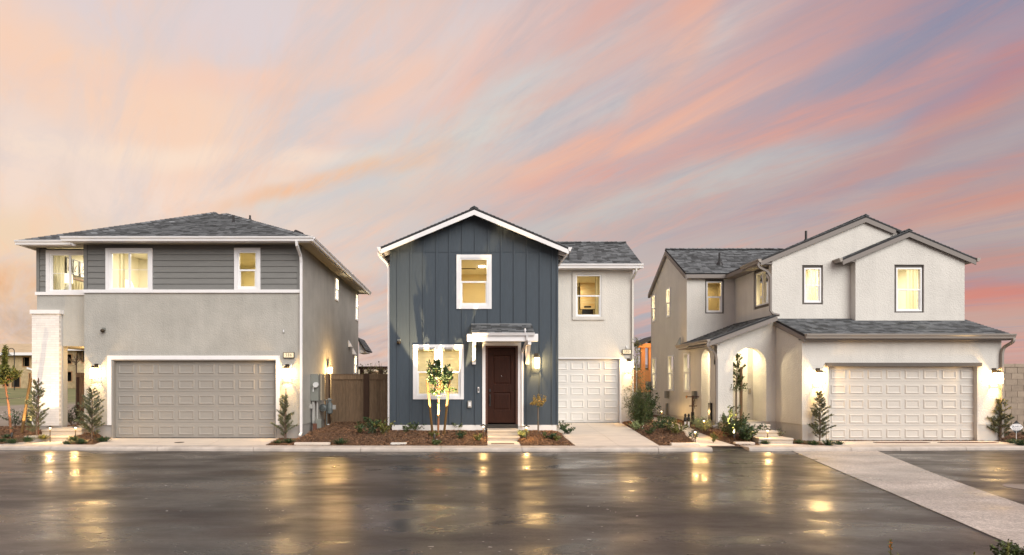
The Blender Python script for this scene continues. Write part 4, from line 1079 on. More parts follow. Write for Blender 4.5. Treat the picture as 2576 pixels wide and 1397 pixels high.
# porch front with arch
YP = 18.45; ax0, ax1 = 8.34, 9.38; ac = (ax0 + ax1) / 2; ar = (ax1 - ax0) / 2; asp = 2.79 - ar
def archwall(mb, T, a0, a1, z0, zt, c, r, zs, th):
    tbox(mb, T, a0, c - r, 0, -th, z0, zs); tbox(mb, T, c + r, a1, 0, -th, z0, zs)
    n = 16; P = [(c - r * math.cos(math.pi * i / n), zs + r * math.sin(math.pi * i / n)) for i in range(n + 1)]
    ends = [(a0, zs)] + P + [(a1, zs)]
    for i in range(len(ends) - 1):
        p, q = ends[i], ends[i + 1]
        if abs(q[0] - p[0]) < 1e-6: continue
        tp, tq = zt(p[0]), zt(q[0])
        mb.quad(T(p[0], 0, p[1]), T(q[0], 0, q[1]), T(q[0], 0, tq), T(p[0], 0, tp))
        mb.quad(T(q[0], -th, q[1]), T(p[0], -th, p[1]), T(p[0], -th, tp), T(q[0], -th, tq))
        if 0 < i < len(ends) - 2: mb.quad(T(p[0], 0, p[1]), T(p[0], -th, p[1]), T(q[0], -th, q[1]), T(q[0], 0, q[1]))
        mb.quad(T(p[0], 0, tp), T(q[0], 0, tq), T(q[0], -th, tq), T(p[0], -th, tp))
def zpor(x): return 3.02 + .377 * (x - 7.5) - .10
archwall(mb, FY(YP), 7.84, cl - .0, .47, zpor, ac, ar, asp, .24)
# ground-floor side wall with arch and windows
TC = FXm(7.84)
sl1 = (24.35, 24.9, 1.40, 2.76); sl2 = (22.3, 22.9, 1.38, 2.76); sl3 = (20.66, 21.24, 1.36, 2.76)
archwall(mb, TC, YP + .24, 20.2, .47, lambda y: 3.05, 19.35, .36, 2.42, .2)
wall(mb, TC, 20.2, 25.1, .47, 3.05, [sl1, sl2, sl3])
su1 = (22.66, 23.1, 4.26, 5.38); su2 = (24.45, 24.88, 4.26, 5.38)
wall(mb, TC, 21.0, 25.1, 3.05, 5.50, [su1, su2])
tpoly(mb, TC, [(21.0, 5.5), (25.1, 5.5), (25.1, 5.53), (23.0, 6.86), (21.0, 5.60)], 0, -.16)
ws = (X(1778, 21), X(1818, 21), Z(786, 21), Z(708, 21))
wall(mb, FY(21.0), 8.0, 9.56, 2.95, 5.52, [(X(1774, 21), X(1822, 21), Z(789, 21), Z(702, 21))])
wsd = (18.72, 19.56, 4.22, 5.32)
wall(mb, FXm(9.56), 18.61, 21.0, 3.0, 5.62, [(18.64, 19.64, 4.12, 5.42)])
wm_o = (X(2018, 18.45), X(2070.7, 18.45), Z(766, 18.45), Z(667, 18.45)); wm = (X(2022.5, 18.5), X(2065, 18.5), Z(762, 18.5), Z(674.5, 18.5))
wall(mb, FY(18.45), 9.56, 12.18, 3.62, 5.5, [wm_o])
tpoly(mb, FY(18.45), [(9.56, 5.5), (13.9, 5.5), (13.9, 6.24), (12.46, 6.80), (9.56, 5.60)], 0, -.16)
wf_o = (X(2250, 18.2), X(2324.7, 18.2), Z(786.7, 18.2), Z(666, 18.2)); wf = (X(2253.6, 18.25), X(2318, 18.25), Z(783.7, 18.25), Z(674, 18.25))
wall(mb, FY(18.2), 12.02, 15.40, 3.3, 5.5, [wf_o])
tpoly(mb, FY(18.2), [(12.02, 5.5), (15.40, 5.5), (15.40, 5.53), (13.62, 6.28), (12.02, 5.62)], 0, -.16)
mb.box(12.02, 12.18, 18.365, 18.60, 3.3, 5.6); mb.box(15.24, 15.40, 18.365, 25.5, 3.0, 5.5); mb.box(8.0, 15.2, 25.0, 25.16, .3, 5.5)
mb.build('stucco_wall', stuccoC, hC)
for q in ((cl + .02, dc[0], YC + .02, YC + .15, -.1, .468), (dc[1], cr - .02, YC + .02, YC + .15, -.1, .468), (cl + .02, cl + .15, YC + .15, 18.9, -.1, .468), (7.86, 8.34, YP + .02, YP + .2, -.1, .468), (9.38, cl + .02, YP + .02, YP + .2, -.1, .468), (7.86, 8.0, YP + .2, 25.08, -.1, .468)):
    mb = MB(); mb.box(*q); mb.build('foundation', foundC, hC)
# porch inside
mb = MB(); mb.box(9.24, 9.43, 19.4, 19.75, .47, 2.95); mb.box(9.43, 9.6, YP + .245, 19.75, .47, 2.95); mb.box(8.05, 9.24, 19.98, 20.1, .47, 2.95); mb.box(9.2, 9.24, 19.755, 19.98, .47, 2.95); mb.box(8.045, 8.10, 19.75, 19.98, .47, 2.95); mb.build('porch_wall', stuccoC, hC)
mb = MB(); mb.box(8.0, 9.66, YP + .245, 20.1, 2.955, 3.0); mb.build('porch_ceiling', stuccoC, hC)
mb = MB(); mb.box(8.0, 9.5, YP + .0, 20.1, .30, .466); mb.build('porch_floor', stepm, hC)
fdc = MB(); fdc.box(8.12, 8.17, 19.86, 19.979, .47, 2.75); fdc.box(9.10, 9.18, 19.86, 19.979, .47, 2.75); fdc.box(8.17, 9.10, 19.86, 19.979, 2.69, 2.75); fo = fdc.build('front_door', white, hC)
paneled(fo, 8.172, 9.098, .49, 2.688, 19.93, doorC, [(8.3, 8.97, .65, 1.25), (8.3, 8.97, 1.4, 2.5)])
wlight('porch_bulb', 'POINT', hC, (8.65, 19.25, 2.75), 90, (1, .80, .48), shadow_soft_size=.08)
mb = MB(); mb.lathe((8.65, 19.3, 2.92), [(.09, 0), (.09, .03)]); mb.build('ceiling_light', ceilglow, hC)
# recessed brown window surrounds
def brownwin(T, o, f, style, **k):
    w = window(hC, T, *f, style=style, recess=.07, **k)
    t = MB(); tbox(t, T, o[0] + .001, f[0], -.05, -.09, o[2] + .001, o[3] - .001); tbox(t, T, f[1], o[1] - .001, -.05, -.09, o[2] + .001, o[3] - .001)
    tbox(t, T, f[0], f[1], -.05, -.09, o[2] + .001, f[2]); tbox(t, T, f[0], f[1], -.05, -.09, f[3], o[3] - .001)
    t2 = t.build('surround', brown, w); return w
brownwin(FY(18.45), wm_o, wm, 'hung'); brownwin(FY(18.2), wf_o, wf, 'hung')
brownwin(FY(21.0), (X(1774, 21), X(1822, 21), Z(789, 21), Z(702, 21)), ws, 'hung')
brownwin(FXm(9.56), (18.64, 19.64, 4.12, 5.42), wsd, 'slide')
for s in (sl1, sl2, sl3, su1, su2): window(hC, TC, *s, style='hung', recess=.0)
room(hC, FY(18.45), 10.35, 11.85, 3.5, 5.6, 2.3, 46, col=(1, .90, .74))
room(hC, FXm(9.56), 18.65, 20.3, 3.5, 5.45, .72, 9, col=(1, .78, .40), ceil_light=False)
room(hC, FY(18.2), 12.25, 15.1, 3.5, 5.6, 3.0, 74, col=(1, .90, .74))
room(hC, FY(21.0), 8.1, 9.5, 3.6, 5.45, 1.3, 13, wallm=roomdark, col=(1, .72, .34))
room(hC, FXm(9.56), 18.7, 20.9, 3.5, 5.45, .23, .1, ceil_light=False) if False else None
for s, pw in ((sl1, 16), (sl2, 16), (sl3, 16), (su1, 14), (su2, 14)): room(hC, TC, s[0] - .15, s[1] + .15, s[2] - .2, s[3] + .2, .9 if s[3] > 4 or s[0] > 21 else .9, pw, ceil_light=False, col=(1, .80, .46))
for s in (sl1, sl2, sl3):
    par = MB(); par.box(7.84 + .13, 7.84 + .16, s[0] + .05, s[1] - .05, s[3] - .1, s[3] - .06); pb_ = par.build('blind', blindm, hC)
    m0 = MB(); w = s[1] - s[0] - .1
    m0.add([(0, 0, 0), (0, w, 0), (.02, w, .02), (.02, 0, .02), (0, 0, .003), (0, w, .003), (.02, w, .023), (.02, 0, .023)], [(0, 1, 2, 3), (7, 6, 5, 4), (4, 5, 1, 0)])
    me = m0.mesh('slat', blindm)
    for i in range(24):
        o = bpy.data.objects.new('slat', me); COL.objects.link(o); o.parent = pb_; o.location = Vector((7.97, s[0] + .05, s[2] + .06 + (s[3] - s[2] - .18) * i / 24)) - wpos(pb_)
# roofs
rC = roof(hC, [(((9.62, 16.75, 3.05), (15.54, 16.75, 3.05), (15.54, 18.44, zgar(18.44)), (9.62, 18.44, zgar(18.44))), True),
               (((7.5, 20.99, 3.02), (7.5, 18.2, 3.02), (9.555, 18.2, 3.795), (9.555, 20.99, 3.795)), False),
               (((7.76, 20.85, 5.58), (9.3, 20.85, 5.58), (12.46, 23.0, 6.91), (7.76, 23.0, 6.91)), True),
               (((7.76, 25.2, 5.55), (12.4, 25.2, 5.55), (12.46, 23.0, 6.91), (7.76, 23.0, 6.91)), False),
               (((9.19, 18.38, 5.55), (9.19, 20.9, 5.55), (12.46, 23.0, 6.91), (12.46, 18.38, 6.91)), False),
               (((15.75, 18.45, 5.54), (15.75, 25.6, 5.54), (12.46, 25.6, 6.91), (12.46, 18.38, 6.91), (13.3, 18.38, 6.56)), False),
               (((11.57, 18.12, 5.52), (11.57, 18.60, 5.52), (13.62, 18.60, 6.38), (13.62, 18.12, 6.38)), False),
               (((15.68, 18.12, 5.52), (15.68, 18.60, 5.52), (13.62, 18.60, 6.38), (13.62, 18.12, 6.38)), False)], .06, 300)
ridge(rC, (7.76, 23.0, 6.92), (12.3, 23.0, 6.92)); ridge(rC, (12.46, 18.38, 6.92), (12.46, 23.0, 6.92)); ridge(rC, (13.62, 18.12, 6.39), (13.62, 18.7, 6.39))
def rake(p, q, dy=-.0, h=.17, th=.03, name='rake_board', m=taupefas, drop=.06):
    p, q = Vector(p), Vector(q); mb = MB(); d = Vector((0, 0, -drop)); e = Vector((0, 0, -drop - h)); mb.prism([p + d, q + d, q + e, p + e], (0, th, 0)); return mb.build(name, m, hC)
rake((9.17, 18.37, 5.55), (12.46, 18.37, 6.91), h=.14); rake((12.46, 18.37, 6.91), (13.4, 18.37, 6.52), h=.14)
rake((11.57, 18.10, 5.52), (13.62, 18.10, 6.38), h=.14); rake((13.62, 18.10, 6.38), (15.68, 18.10, 5.52), h=.14)
rake((7.48, 18.18, 3.02), (9.595, 18.18, 3.81), h=.14)
mb = MB(); mb.prism([(9.60, 16.76, 2.99), (9.60, 18.44, zgar(18.44) - .06), (9.60, 18.44, zgar(18.44) - .21), (9.60, 16.76, 2.86)], (.03, 0, 0)); mb.build('rake_board', taupefas, hC)
mb = MB(); mb.prism([(7.735, 20.86, 5.52), (7.735, 23.0, 6.85), (7.735, 23.0, 6.70), (7.735, 20.86, 5.37)], (.1, 0, 0)); mb.prism([(7.735, 25.2, 5.49), (7.735, 23.001, 6.85), (7.735, 23.001, 6.70), (7.735, 25.2, 5.34)], (.1, 0, 0)); mb.build('rake_board', taupefas, hC)
mb = MB(); mb.box(7.76, 9.25, 20.84, 20.87, 5.41, 5.54); mb.box(9.17, 9.2, 18.38, 20.86, 5.40, 5.52); mb.build('fascia', taupefas, hC)
mb = MB(); mb.box(7.84, 9.2, 20.87, 20.99, 5.40, 5.44); mb.box(9.21, 9.555, 18.40, 20.99, 5.40, 5.45); mb.box(11.60, 12.01, 18.13, 18.4, 5.42, 5.46); mb.box(15.41, 15.66, 18.13, 25, 5.40, 5.44)
mb.box(9.64, 15.55, 16.77, 16.99, 2.90, 2.94); mb.box(7.52, 7.83, 18.24, 20.95, 2.86, 2.90); mb.build('soffit', taupefas, hC)
gutter(hC, (9.62, 16.76, 3.07), (15.57, 16.76, 3.07), (0, -1, 0), taupegut)
gutter(hC, (7.51, 18.18, 3.03), (7.51, 20.98, 3.03), (-1, 0, 0), taupegut, h=.11, w=.11)
gutter(hC, (9.19, 18.36, 5.56), (9.19, 19.6, 5.56), (-1, 0, 0), taupegut, h=.11, w=.11)
gutter(hC, (15.69, 18.08, 5.53), (15.69, 24, 5.53), (1, 0, 0), taupegut, h=.11, w=.11)
gutter(hC, (11.56, 18.10, 5.53), (11.56, 18.44, 5.53), (-1, 0, 0), taupegut, h=.11, w=.11)
downspout(hC, curve_pts([(9.12, 18.42, 5.45), (9.14, 18.42, 5.32), (9.40, 18.44, 5.18), (9.50, 18.42, 5.0)]) + [(9.50, 18.42, 3.95), (9.55, 18.37, 3.84), (9.72, 18.30, 3.79)], taupefas, .042)
downspout(hC, curve_pts([(7.45, 18.22, 2.93), (7.46, 18.22, 2.80), (7.72, 18.36, 2.62), (7.80, 18.40, 2.42)]) + [(7.80, 18.40, .55)] + curve_pts([(7.80, 18.40, .42), (7.74, 18.30, .34), (7.60, 18.22, .31)]), taupefas, .045)
downspout(hC, curve_pts([(15.52, 16.70, 2.95), (15.51, 16.72, 2.84), (15.46, 16.92, 2.70), (15.42, 16.95, 2.52)]) + [(15.42, 16.95, .1)], taupegut, .045)
pipe_part(hC, 1810, 662, 21.6, .38); pipe_part(hC, 2027.5, 608, 19.4, .35)
mb = MB(); mb.prism([(7.5, 21.8, 2.98), (7.5, 21.8, 3.30), (7.82, 21.8, 2.98)], (0, .3, 0)) if False else None
# garage door C
mb = MB(); mb.box(X(2076, YC), X(2467, YC), YC - .05, YC - .001, Z(922, YC), Z(913, YC)); mb.build('garage_header', brown, hC)
garage_door(hC, X(2085, YC + .13), X(2457.5, YC + .13), 0.0, Z(923, YC + .13), YC + .13, 8, 5, doorC)
mb = MB(); mb.box(dc[0] - .001, dc[0] + .05, YC + .0, YC + .2, 0, dc[3]); mb.box(dc[1] - .03, dc[1] + .001, YC + .0, YC + .2, 0, dc[3]); mb.box(dc[0] + .05, dc[1] - .03, YC + .02, YC + .2, dc[3] - .04, dc[3] - .001); mb.build('garage_jamb', doorC, hC)

# ================================================================== wall lanterns and fixtures
def lantern(loc, rz=0, label='', group='black wall lanterns', s=1.0, power=150):
    e = empty('wall_lantern', loc, rz); e.scale = (s, s, s)
    m = MB(); m.box(-.055, .055, -.02, -.001, .10, .26); m.box(-.05, .05, -.10, -.02, .17, .20); m.build('backplate', bronze, e, local=True)
    m = MB(); m.prism([(-.095, -.225, .135), (.095, -.225, .135), (.095, -.035, .135), (-.095, -.035, .135)], (0, 0, .02)); m.box(-.05, .05, -.18, -.06, .155, .19); m.build('cap', bronze, e, local=True)
    m = MB()
    for x in (-.085, .085):
        for y in (-.215, -.045): m.box(x - .006, x + .006, y - .006, y + .006, -.20, .135)
    for (a, b, c, d) in ((-.091, .091, -.221, -.209), (-.091, .091, -.051, -.039), (-.091, -.079, -.221, -.039), (.079, .091, -.221, -.039)): m.box(a, b, c, d, -.21, -.198)
    m.build('cage', black, e, local=True)
    m = MB(); x, y0, y1, z0, z1 = .078, -.207, -.053, -.195, .13
    m.quad((-x, y0, z0), (x, y0, z0), (x, y0, z1), (-x, y0, z1)); m.quad((-x, y1, z0), (-x, y1, z1), (x, y1, z1), (x, y1, z0)); m.quad((-x, y0, z0), (-x, y0, z1), (-x, y1, z1), (-x, y1, z0)); m.quad((x, y0, z0), (x, y1, z0), (x, y1, z1), (x, y0, z1))
    m.build('glass', lanternglow, e, local=True)
    l = light('bulb', 'POINT', e, (0, -.13, -.02), power, WARM, shadow_soft_size=.03)
    tag(e, label, 'wall lamp', group); return e
lan = lantern((X(243, YA), YA - .005, Z(937, YA)), 0, 'lit black wall lantern left of the taupe garage door')
def lant(x, y, z, rz, label, s=1): 
    c = copy_tree(lan, (x, y, z), rz, label, scale=s); return c
lant(X(723, YA), YA - .005, Z(938, YA), 0, 'lit black wall lantern right of the taupe garage door, under the 586 plate')
lant(X(1349, YB), YB - .03, Z(911, YB), 0, 'lit black wall lantern on navy siding beside the dark brown door')
lant(X(1581, YG), YG - .005, Z(919, YG), 0, 'lit black wall lantern under the 580 plate by the white garage door', .95)
lant(X(2057, YC), YC - .005, Z(949, YC), 0, 'lit black wall lantern left of the cream double garage door', 1.0)
lant(X(2500, YC), YC - .005, Z(949, YC), 0, 'lit black wall lantern right of the cream double garage door', 1.0)
sl_ = lant(xr + .005, 21.3, Z(930, 21.3), R(90), 'small lit lantern on the side wall above the wooden gate', .72)
for q in kids(sl_):
    if q.type == 'LIGHT': q.data = q.data.copy(); q.data.energy = 130; q.location.y = -.3
def tomesh(o):
    me = bpy.data.meshes.new_from_object(o.evaluated_get(bpy.context.evaluated_depsgraph_get())); nm = o.name.split('.')[0]
    n = bpy.data.objects.new(nm + '_print', me); COL.objects.link(n); n.parent = o.parent; n.location = o.location; n.rotation_euler = o.rotation_euler; n.scale = o.scale
    bpy.data.objects.remove(o)
numf = mat('numeral_brown', (.10, .05, .02), .6)
def number_plate(x, y, z, txt, label):
    e = empty('number_plate', (x, y, z)); m = MB(); m.box(-.165, .165, -.05, -.001, -.085, .085); m.build('frame', bronze, e, local=True)
    m = MB(); m.box(-.148, .148, -.054, -.0505, -.07, .07); m.build('lit_face', plateglow, e, local=True)
    c = bpy.data.curves.new('numerals', 'FONT'); c.body = txt; c.size = .14; c.align_x = 'CENTER'; c.align_y = 'CENTER'; c.extrude = .001; c.space_character = 1.35
    o = bpy.data.objects.new('numerals', c); COL.objects.link(o); o.parent = e; o.location = (0, -.057, 0); o.rotation_euler = (R(90), 0, 0); o.scale = (.72, 1, 1); c.materials.append(numf); tomesh(o)
    tag(e, label, 'house number', 'lit house number plates')
number_plate(X(727.5, YA), YA - .003, Z(894, YA), '586', 'lit house number plate reading 586 on the grey stucco')
number_plate(X(1576, YG), YG - .003, Z(885.5, YG), '580', 'lit house number plate reading 580 on the cream stucco')
def secam(x, y, z, label):
    e = empty('security_camera', (x, y, z)); m = MB(); m.box(-.05, .05, -.03, -.001, .01, .10); m.build('bracket', utilgrey, e, local=True)
    m = MB(); m.lathe((0, -.08, -.05), [(.02, 0), (.05, .015), (.065, .05), (.05, .09), (.02, .1)], 12); m.build('dome', bronze, e, local=True, smooth=True); tag(e, label, 'security camera', 'small round security cameras')
secam(X(262, YA), YA, Z(833, YA), 'small dark dome camera above and left of the taupe garage door')
secam(X(1004, YB), YB - .002, Z(862, YB), 'small dark dome camera on the navy siding at the left corner')
def smallbox(name, x, y, z, w, h, d, m, label, cat, m2=None):
    e = empty(name, (x, y, z)); b = MB(); b.box(-w / 2, w / 2, -d, -.001, -h / 2, h / 2); b.build('housing', m, e, local=True, bevel=min(w, d) * .2)
    if m2: b = MB(); b.box(-w * .3, w * .3, -d - .006, -d - .001, -h * .28, h * .28); b.build('face', m2, e, local=True)
    return tag(e, label, cat)
smallbox('sensor', X(714, YA), YA, Z(833, YA), .06, .12, .03, pvc, 'small white sensor box high on the grey stucco above the 586 plate', 'sensor', vinyl)
smallbox('doorbell', X(1203.5, YB), YB - .026, Z(981, YB), .05, .17, .03, vinyl, 'white video doorbell left of the dark brown door', 'doorbell', black)
smallbox('outlet_box', X(1181.5, YB), YB - .026, Z(1017, YB), .12, .21, .05, pvc, 'white weatherproof outlet low on the navy siding', 'outlet', vinyl)
smallbox('intercom', 9.30, 19.4, Z(985, 19), .09, .20, .04, pvc, 'beige door chime box on the wall inside the arch', 'intercom', utilbeige)
smallbox('sensor', X(728, YA) + .07, YA - .02, Z(920, YA), .035, .09, .04, vinyl, 'tiny white motion sensor on top of the lantern under 586', 'sensor')
smallbox('sensor', X(1576, YG), YG, Z(874, YG), .05, .09, .04, vinyl, 'tiny white sensor just above the 580 number plate', 'sensor')

# electricity cabinet, gas meter on the side wall of the grey house
def cabinet():
    y0, y1 = 18.95, 19.55; z0, z1 = 1.10, 1.97
    e = empty('meter_cabinet', (xr + .01, y0, z0))
    m = MB(); m.box(xr + .003, xr + .26, y0, y0 + .28, z0, z1); m.build('cabinet_body', utilgrey, e, bevel=.01)
    m = MB(); m.box(xr + .003, xr + .30, y0 + .285, y1 + .1, z0 + .02, z1 + .0); m.build('side_panel', utilbeige, e)
    m = MB(); m.tube([(xr + .20, y0 - .001, 1.62), (xr + .20, y0 - .13, 1.62)], .085, 16); m.build('meter_dial', mat('pale_meter_face', (.62, .62, .62), .3), e, smooth=False)
    m = MB(); m.box(xr + .08, xr + .11, y0 - .006, y0 - .001, 1.40, 1.55); m.build('sticker', vinyl, e)
    m = MB(); m.box(xr + .26, xr + .31, y0 - .02, y0 + .27, z0 + .05, z1 - .04) if False else None
    for x, r in ((xr + .07, .055), (xr + .20, .03)):
        m = MB(); m.tube([(x, y0 + .1, z0), (x, y0 + .1, .1)], r, 10); m.build('conduit', pvc, e)
    m = MB(); m.box(xr + .12, xr + .24, y0 - .15, y0 - .05, .08, .38); m.build('ground_post', mat('rusty_brown', (.13, .05, .03), .8), e)
    m = MB(); m.box(xr + .19, xr + .37, y0 - .1, y0 + .08, .22, .52); m.build('junction_box', utilgrey, e, bevel=.008)
    m = MB(); m.tube(curve_pts([(xr + .03, y0 - .05, .95), (xr + .05, y0 - .07, .85), (xr + .05, y0 - .07, .5), (xr + .12, y0 - .08, .25), (xr + .15, y0 - .1, .15)]), .014, 6); m.build('cable', mat('dark_cable', (.05, .05, .05), .5), e)
    m = MB(); m.box(xr - .0, xr + .1, y0 - .1, y0 - .03, .86, 1.0); m.build('splice_cover', pvc, e)
    tag(e, 'grey electricity cabinet with round white meter on the side wall of the grey house', 'meter cabinet')
    yg = 20.15; e = empty('gas_meter', (xr + .1, yg, .3))
    m = MB(); m.tube([(xr + .13, yg, .84), (xr + .13, yg - .07, .84)], .13, 18); m.tube([(xr + .13, yg - .07, .84), (xr + .13, yg - .1, .84)], [.10, .06], 18); m.build('regulator', gasm, e)
    m = MB(); m.lathe((xr + .35, yg, .62), [(.05, 0), (.095, .03), (.11, .2), (.10, .33), (.05, .40), (.05, .46)], 14); m.build('meter_body', gasm, e)
    m = MB(); m.tube([(xr + .24, yg, .12), (xr + .24, yg, 1.10)], .018, 8); m.tube([(xr + .12, yg, 1.10), (xr + .44, yg, 1.10)], .018, 8); m.tube([(xr + .02, yg, .84), (xr + .5, yg, .84)], .024, 8); m.build('pipe', gasm, e)
    m = MB(); m.box(xr + .45, xr + .56, yg - .05, yg + .03, .78, .93); m.build('index_box', pvc, e)
    tag(e, 'dark grey gas meter and regulator beside the wooden gate', 'gas meter')
    e = empty('drain_pipe', (xr + .35, 20.2, .1)); m = MB(); m.tube([(xr + .3, 20.15, .02), (xr + .3, 20.15, .28)], .035, 10); m.build('pipe', vinyl, e); tag(e, 'short white capped pipe in the mulch below the gas meter', 'pipe')
cabinet()
# utilities beside the pale house
def util_c():
    x = 7.84 - .01
    e = empty('irrigation_box', (x, 20.2, 1.2)); m = MB(); m.box(x - .11, x, 20.05, 20.25, Z(1004, 20.1), Z(984, 20.1)); m.build('housing', utilgrey, e, bevel=.01)
    m = MB(); m.tube([(x - .05, 20.1, 1.2), (x - .05, 20.1, .95)], .012, 6); m.tube(curve_pts([(x - .03, 20.12, 1.2), (x - .08, 20.12, 1.0), (x - .04, 20.12, .8)]), .008, 6); m.build('cable', black, e); tag(e, 'small grey control box on the pale side wall near the third window', 'control box')
    xm, ym = X(1742.5, 19.9), 19.9; g = terr(xm, ym)
    e = empty('water_riser', (xm, ym, g)); m = MB(); m.tube([(xm, ym, g - .05), (xm, ym, g + .42)], .055, 10); m.build('insulation', black, e)
    m = MB(); m.tube([(xm, ym, g + .4), (xm, ym, g + .98)], .035, 8); m.tube([(xm - .2, ym, g + .94), (xm + .22, ym, g + .94)], .018, 6); m.tube([(xm - .12, ym, g + .63), (xm + .14, ym, g + .63)], .018, 6); m.build('pipe', mat('rusty_pipe', (.10, .055, .04), .6), e)
    m = MB(); m.tube([(xm - .22, ym, g + .94), (xm - .22, ym - .06, g + .90)], .02, 6); m.lathe((xm - .2, ym, g + .95), [(.03, 0), (.03, .03)], 8); m.build('tap', mat('brass', (.45, .22, .08), .4, metal=.7), e)
    tag(e, 'dark water riser pipe with brass tap beside the pale house', 'water pipe')
    for u, lb in ((1724, 'left one of two black and white irrigation valves beside the path'), (1732.5, 'right one of two black and white irrigation valves beside the path')):
        xv = X(u, 19.4); g2_ = terr(xv, 19.4); e = empty('irrigation_valve', (xv, 19.4, g2_)); m = MB(); m.tube([(xv, 19.4, g2_ - .05), (xv, 19.4, g2_ + .2)], .032, 8); m.build('pipe', vinyl, e)
        m = MB(); m.lathe((xv, 19.4, g2_ + .15), [(.04, 0), (.06, .05), (.05, .13), (.03, .15), (.045, .2), (.02, .26)], 10); m.build('valve', black, e); tag(e, lb, 'valve', 'irrigation valves')
    e = empty('hose_box', (x, 22.9, .6)); m = MB(); m.box(x - .12, x, 22.8, 23.0, Z(1002, 23), Z(984, 23)); m.build('housing', utilgrey, e); m = MB(); m.tube([(x - .06, 22.9, .9), (x - .06, 22.9, .45)], .05, 8); m.build('conduit', utilgrey, e); tag(e, 'grey outlet box and conduit low on the pale side wall', 'outlet box')
    e = empty('wall_box', (x, 25.1, 1.2)); m = MB(); m.box(x - .22, x - .02, 24.95, 25.1, Z(980, 25), Z(960, 25)); m.build('housing', utilgrey, e); m = MB(); m.tube([(x - .05, 25.0, 1.4), (x - .04, 25.0, .5)], .02, 6); m.build('cable', black, e); tag(e, 'grey meter box at the far back corner of the pale house', 'utility box')
    e = empty('dark_panel', (x - .01, 18.95, .5)); m = MB(); m.box(x - .05, x - .001, 18.8, 19.0, Z(1058, 18.9), Z(1014, 18.9)); m.build('frame', black, e); m = MB(); m.box(x - .055, x - .051, 18.82, 18.98, Z(1056, 18.9), Z(1016, 18.9)); m.build('face', mat('mirror_grey', (.3, .31, .33), .2, metal=.8), e); tag(e, 'narrow dark-edged metal panel behind the entry downspout', 'panel')
    e = empty('blind_box', (X(1707, 21.3), 21.3, 3.0)); m = MB(); m.prism([(X(1703, 21.3), 21.3, Z(869, 21.3)), (X(1713, 21.3), 21.3, Z(869, 21.3)), (X(1713, 21.3), 21.3, Z(849, 21.3))], (0, .15, 0)); m.build('flashing', utilgrey, e); tag(e, 'small grey kick-out flashing at the far end of the porch gutter', 'flashing')
util_c()

# ================================================================== fences and walls
def fence_board(parent, x0, x1, y, z0, z1, m):
    b = MB(); b.box(x0 + .002, x1 - .002, y, y + .018, z0, z1); return b.build('board', m, parent)
def fence_mid():
    Y = 20.8; zb, zt = .20, 2.0
    e = empty('wooden_gate', (X(869, Y), Y, zb)); x0, x1 = X(818, Y), X(915, Y)
    gapx = X(831, Y); a0 = X(833.5, Y)
    rnd = random.Random(4)
    f = empty('wooden_fence', (X(960, Y), Y, zb))
    for xa, xb, par, lo in ((a0, x1, e, zb + .07), (X(929, Y), X(984, Y), f, zb)):
        n = round((xb - xa) / .125); w = (xb - xa) / n
        for i in range(n): fence_board(par, xa + i * w, xa + (i + 1) * w, Y + rnd.uniform(0, .006), lo, zt - .03, fencem)
        m = MB(); m.box(xa, xb, Y - .035, Y - .006, zt - .19, zt - .03); m.build('top_rail', fencem, par)
        m = MB(); m.box(xa, xb, Y - .045, Y + .06, zt - .028, zt + .005); m.build('cap_rail', fencem, par)
    m = MB(); m.box(x0, gapx - .01, Y, Y + .02, zb, zt); m.build('filler_board', fencem, e)
    m = MB(); m.box(gapx - .045, gapx - .012, Y - .04, Y + .05, zb, zt); m.build('hinge_post', fencepost, e)
    m = MB(); m.box(x1 + .003, X(929, Y) - .003, Y - .08, Y + .06, .05, zt + .02); m.build('post', fencepost, f)
    m = MB(); m.box(X(826, Y), X(833, Y), Y - .06, Y - .03, 1.0, 1.15); m.build('latch', pvc, e)
    tag(e, 'weathered wooden gate of vertical boards next to the grey house', 'gate'); tag(f, 'weathered wooden fence section with dark post next to the navy house', 'fence')
fence_mid()
def fence_left():
    Y = 21.0; e = empty('wooden_fence', (X(200, Y), Y, .3)); a, b = X(192, Y), X(222, Y); z0, z1 = .3, Z(938, Y)
    for i in range(4): w = (b - a) / 4; fence_board(e, a + i * w, a + (i + 1) * w, Y, z0, z1, fencepost if i == 0 else fencem)
    m = MB(); m.box(a, b, Y - .03, Y - .004, z1 - .16, z1); m.build('top_rail', fencem, e)
    tag(e, 'dark wooden fence end seen through the porch opening of the grey house', 'fence')
fence_left()
def block_wall():
    Y = 19.7; z0, z1 = -.02, 2.33; e = empty('block_wall', (X(2600, Y), Y, 0)); x0 = X(2500, Y); x1 = X(2720, Y)
    m = MB(); m.box(x0, x1, Y + .012, Y + .18, z0, z1 - .01); m.build('mortar', mortarm, e)
    h = .2; me = MB().box(0, .388, 0, .1, 0, .19).mesh('block', blockm); mc = MB().box(0, .388, -.015, .2, 0, .11).mesh('cap_block', blockm)
    zc = z1 - .115; rnd = random.Random(6)
    for r in range(12):
        z = zc - .2 * (r + 1)
        x = x0 - (.2 if r % 2 else 0)
        while x < x1:
            o = bpy.data.objects.new('block', me); COL.objects.link(o); o.parent = e; o.location = Vector((x, Y + rnd.uniform(-.003, .003), z)) - wpos(e); x += .4
    x = x0 - .1
    while x < x1:
        o = bpy.data.objects.new('cap_block', mc); COL.objects.link(o); o.parent = e; o.location = Vector((x, Y, zc)) - wpos(e); x += .4
    tag(e, 'tan concrete block wall at the right edge beside the pale house', 'wall')
block_wall()
